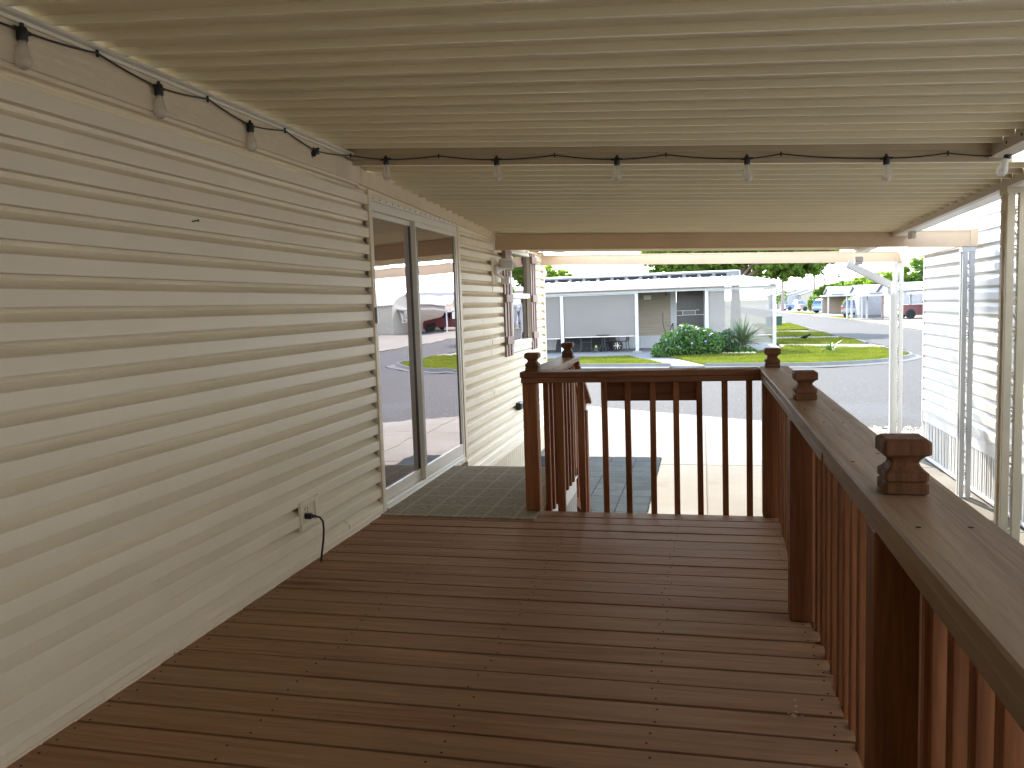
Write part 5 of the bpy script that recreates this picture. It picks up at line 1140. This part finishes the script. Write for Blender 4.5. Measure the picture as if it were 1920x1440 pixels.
def car(kind, label, x, y, rz, col, cat, L_=4.5, Wd=1.8, H=1.6, s=1.):
    t = thing('parked_car' if kind != 'pickup' else 'parked_pickup', label, cat, (x, y, G+.035), rz, 'vehicles parked along the street'); t.scale = (s,)*3
    paint = mat('paint_%d' % int(col[0]*1000+col[2]*77), col, .28, .03, 3, spec=.6, coat=.6); hw = Wd/2; z0 = .28
    if kind == 'pickup': low = [(-L_/2,.42),(-L_/2+.06,z0),(L_/2-.15,z0),(L_/2,.45),(L_/2-.02,.85),(L_/2-.25,1.02),(L_/2-1.35,1.12),(L_/2-1.5,1.12),(-.35,1.12),(-.36,1.10),(-L_/2+.02,1.10)]
    elif kind == 'suv': low = [(-L_/2,.45),(-L_/2+.08,z0),(L_/2-.15,z0),(L_/2,.45),(L_/2-.03,.78),(L_/2-.25,.95),(L_/2-1.25,1.05),(-L_/2+.12,1.08),(-L_/2+.01,.85)]
    else: low = [(-L_/2,.45),(-L_/2+.08,z0),(L_/2-.15,z0),(L_/2,.42),(L_/2-.04,.65),(L_/2-.3,.80),(L_/2-1.2,.92),(-L_/2+.2,.98),(-L_/2+.01,.75)]
    def loft(prof, secs):
        n = len(prof); cx = sum(p_[0] for p_ in prof)/n; vs = []
        for yy, sc_, dz in secs: vs += [(cx+(a-cx)*sc_, yy, (b-z0)*(1-(1-sc_)*.6)+z0+dz) for a, b in prof]
        fs = [(k*n+i, k*n+(i+1)%n, (k+1)*n+(i+1)%n, (k+1)*n+i) for k in range(len(secs)-1) for i in range(n)]+[tuple(range(n))[::-1], tuple((len(secs)-1)*n+i for i in range(n))]
        return MB().add(vs, fs)
    body = loft(low, [(-hw,.955,.02),(-hw+.06,.99,0),(-hw+.2,1,0),(hw-.2,1,0),(hw-.06,.99,0),(hw,.955,.02)]).obj('body', paint, t, True)
    zl = low[-2][1] if kind != 'pickup' else 1.12
    if kind == 'pickup': base = (-.35, L_/2-1.42); top = (-.20, L_/2-2.25)
    elif kind == 'suv': base = (-L_/2+.10, L_/2-1.2); top = (-L_/2+.38, L_/2-2.0)
    else: base = (-L_/2+.35, L_/2-1.2); top = (-L_/2+1.0, L_/2-2.1)
    zb_ = zl-.04; q = []
    for (x0, x1), z, wv in ((base, zb_, hw-.06), (top, H, hw-.24), ((top[0]+.08, top[1]-.1), H+.05, hw-.34)): q += [(x0,-wv,z),(x1,-wv,z),(x1,wv,z),(x0,wv,z)]
    cab = MB().add(q, [(0,1,5,4),(1,2,6,5),(2,3,7,6),(3,0,4,7),(4,5,9,8),(5,6,10,9),(6,7,11,10),(7,4,8,11),(8,9,10,11),(3,2,1,0)]).obj('cabin', paint, t, True)
    def pt(u, v, sgn): # on the side glass plane
        xa = base[0]+(top[0]-base[0])*v; xb = base[1]+(top[1]-base[1])*v; return (xa+(xb-xa)*u, sgn*((hw-.06)+((hw-.24)-(hw-.06))*v+.008), zb_+(H-zb_)*v)
    for sgn in (-1, 1):
        for u0, u1 in ((.08,.46),(.52,.92)): MB().add([pt(u0,.18,sgn),pt(u1,.18,sgn),pt(u1,.86,sgn),pt(u0,.86,sgn)]+[(a, b-sgn*.02, c) for a, b, c in (pt(u0,.18,sgn),pt(u1,.18,sgn),pt(u1,.86,sgn),pt(u0,.86,sgn))], [(0,1,2,3),(7,6,5,4),(0,4,5,1),(1,5,6,2),(2,6,7,3),(3,7,4,0)]).obj('side_window', GLW2, cab, True)
    for (bx, tx, sg, nm) in ((base[0],top[0],-1,'rear_window'),(base[1],top[1],1,'windscreen')):
        f = lambda v, w_: (bx+(tx-bx)*v+sg*.008, w_*((hw-.06)+(-.18)*v-.12), zb_+(H-zb_)*v)
        vs = [f(.15,-1),f(.15,1),f(.9,1),f(.9,-1)]; MB().add(vs+[(a-sg*.02, b, c) for a, b, c in vs], [(0,1,2,3),(7,6,5,4),(0,4,5,1),(1,5,6,2),(2,6,7,3),(3,7,4,0)]).obj(nm, GLW2, cab, True)
    for wx_ in (-L_/2+.85, L_/2-.85):
        for sg in (-1, 1): wheel((wx_, sg*(hw-.09), .34), .34, .22, t, 'y', local=True)
        for sg in (-1,1): MB().lathe([(.40,-.02),(.40,.02)], (wx_, sg*(hw-.005), .36), 16, 'y').obj('wheel_arch', BLACKP, body, True)
    for sg in (-1, 1):
        MB().box(-L_/2-.015, -L_/2+.12, sg*(hw-.26), sg*(hw-.02), .72, .98 if kind != 'sedan' else .86, .01).obj('tail_light', mat('tail_red', (.45,.02,.02), .25), t, True)
        MB().box(L_/2-.2, L_/2+.0, sg*(hw-.4), sg*(hw-.06), .62, .76, .01).obj('headlight', mat('lamp_clear', (.7,.7,.7), .2), t, True)
    MB().box(-L_/2-.06, -L_/2+.1, -hw+.1, hw-.1, .36, .56, .03).obj('rear_bumper', GREYB if kind != 'pickup' else mat('chrome', (.7,.7,.7), .2), t, True)
    if kind == 'pickup': MB().box(-L_/2+.12, -.45, -hw+.14, hw-.14, 1.06, 1.104).obj('bed', BLACKP, body, True)
    return t
rz0 = rad(14)
car('pickup', 'blue pickup truck farthest down the street, half behind the silver one', 14.5, 134, rad(24), (.05,.12,.32), 'pickup', 5.6, 1.95, 1.75, .85)
car('pickup', 'silver grey pickup truck parked far down the street', 15.9, 126, rad(24), (.24,.23,.205), 'pickup', 5.8, 2.0, 1.8, .86)
car('suv', 'bright blue hatchback at the left side of the beige carport', 15.4, 106.5, rad(38), (.045,.13,.46), 'car', 4.3, 1.8, 1.6)
car('sedan', 'bright blue car parked on the right beneath the beige carport', 18.3, 106.5, rad(34), (.04,.11,.42), 'car', 4.6, 1.8, 1.45)
car('suv', 'dark grey hatchback with red tail lights beside the shed', P(1617,590,80.5).x, 80.5, rad(52), (.06,.065,.07), 'car', 4.4, 1.8, 1.6)
car('pickup', 'dark red pickup truck under the white carport, partly behind the post', 17.9, 71.4, rad(8), (.13,.018,.022), 'pickup', 5.4, 1.9, 1.75)
plant('round_bush', 'bright green bushy plant between the blue car and dark hatchback', 'bush', (15.2, 91, G), [(0,0,.9,.85,.8,.85),(.8,.2,.7,.7,.6,.7),(.4,0,1.5,.5,.5,.5)], .10, 1.5, LEAFL, 2500, .3, 51)
plant('round_bush', 'small dark bush left of the beige carport, behind the silver pickup', 'bush', (14.2, 112, G), [(0,0,1.1,.8,.8,1.1)], .10, 1.5, LEAFD, 1200, .2, 55)
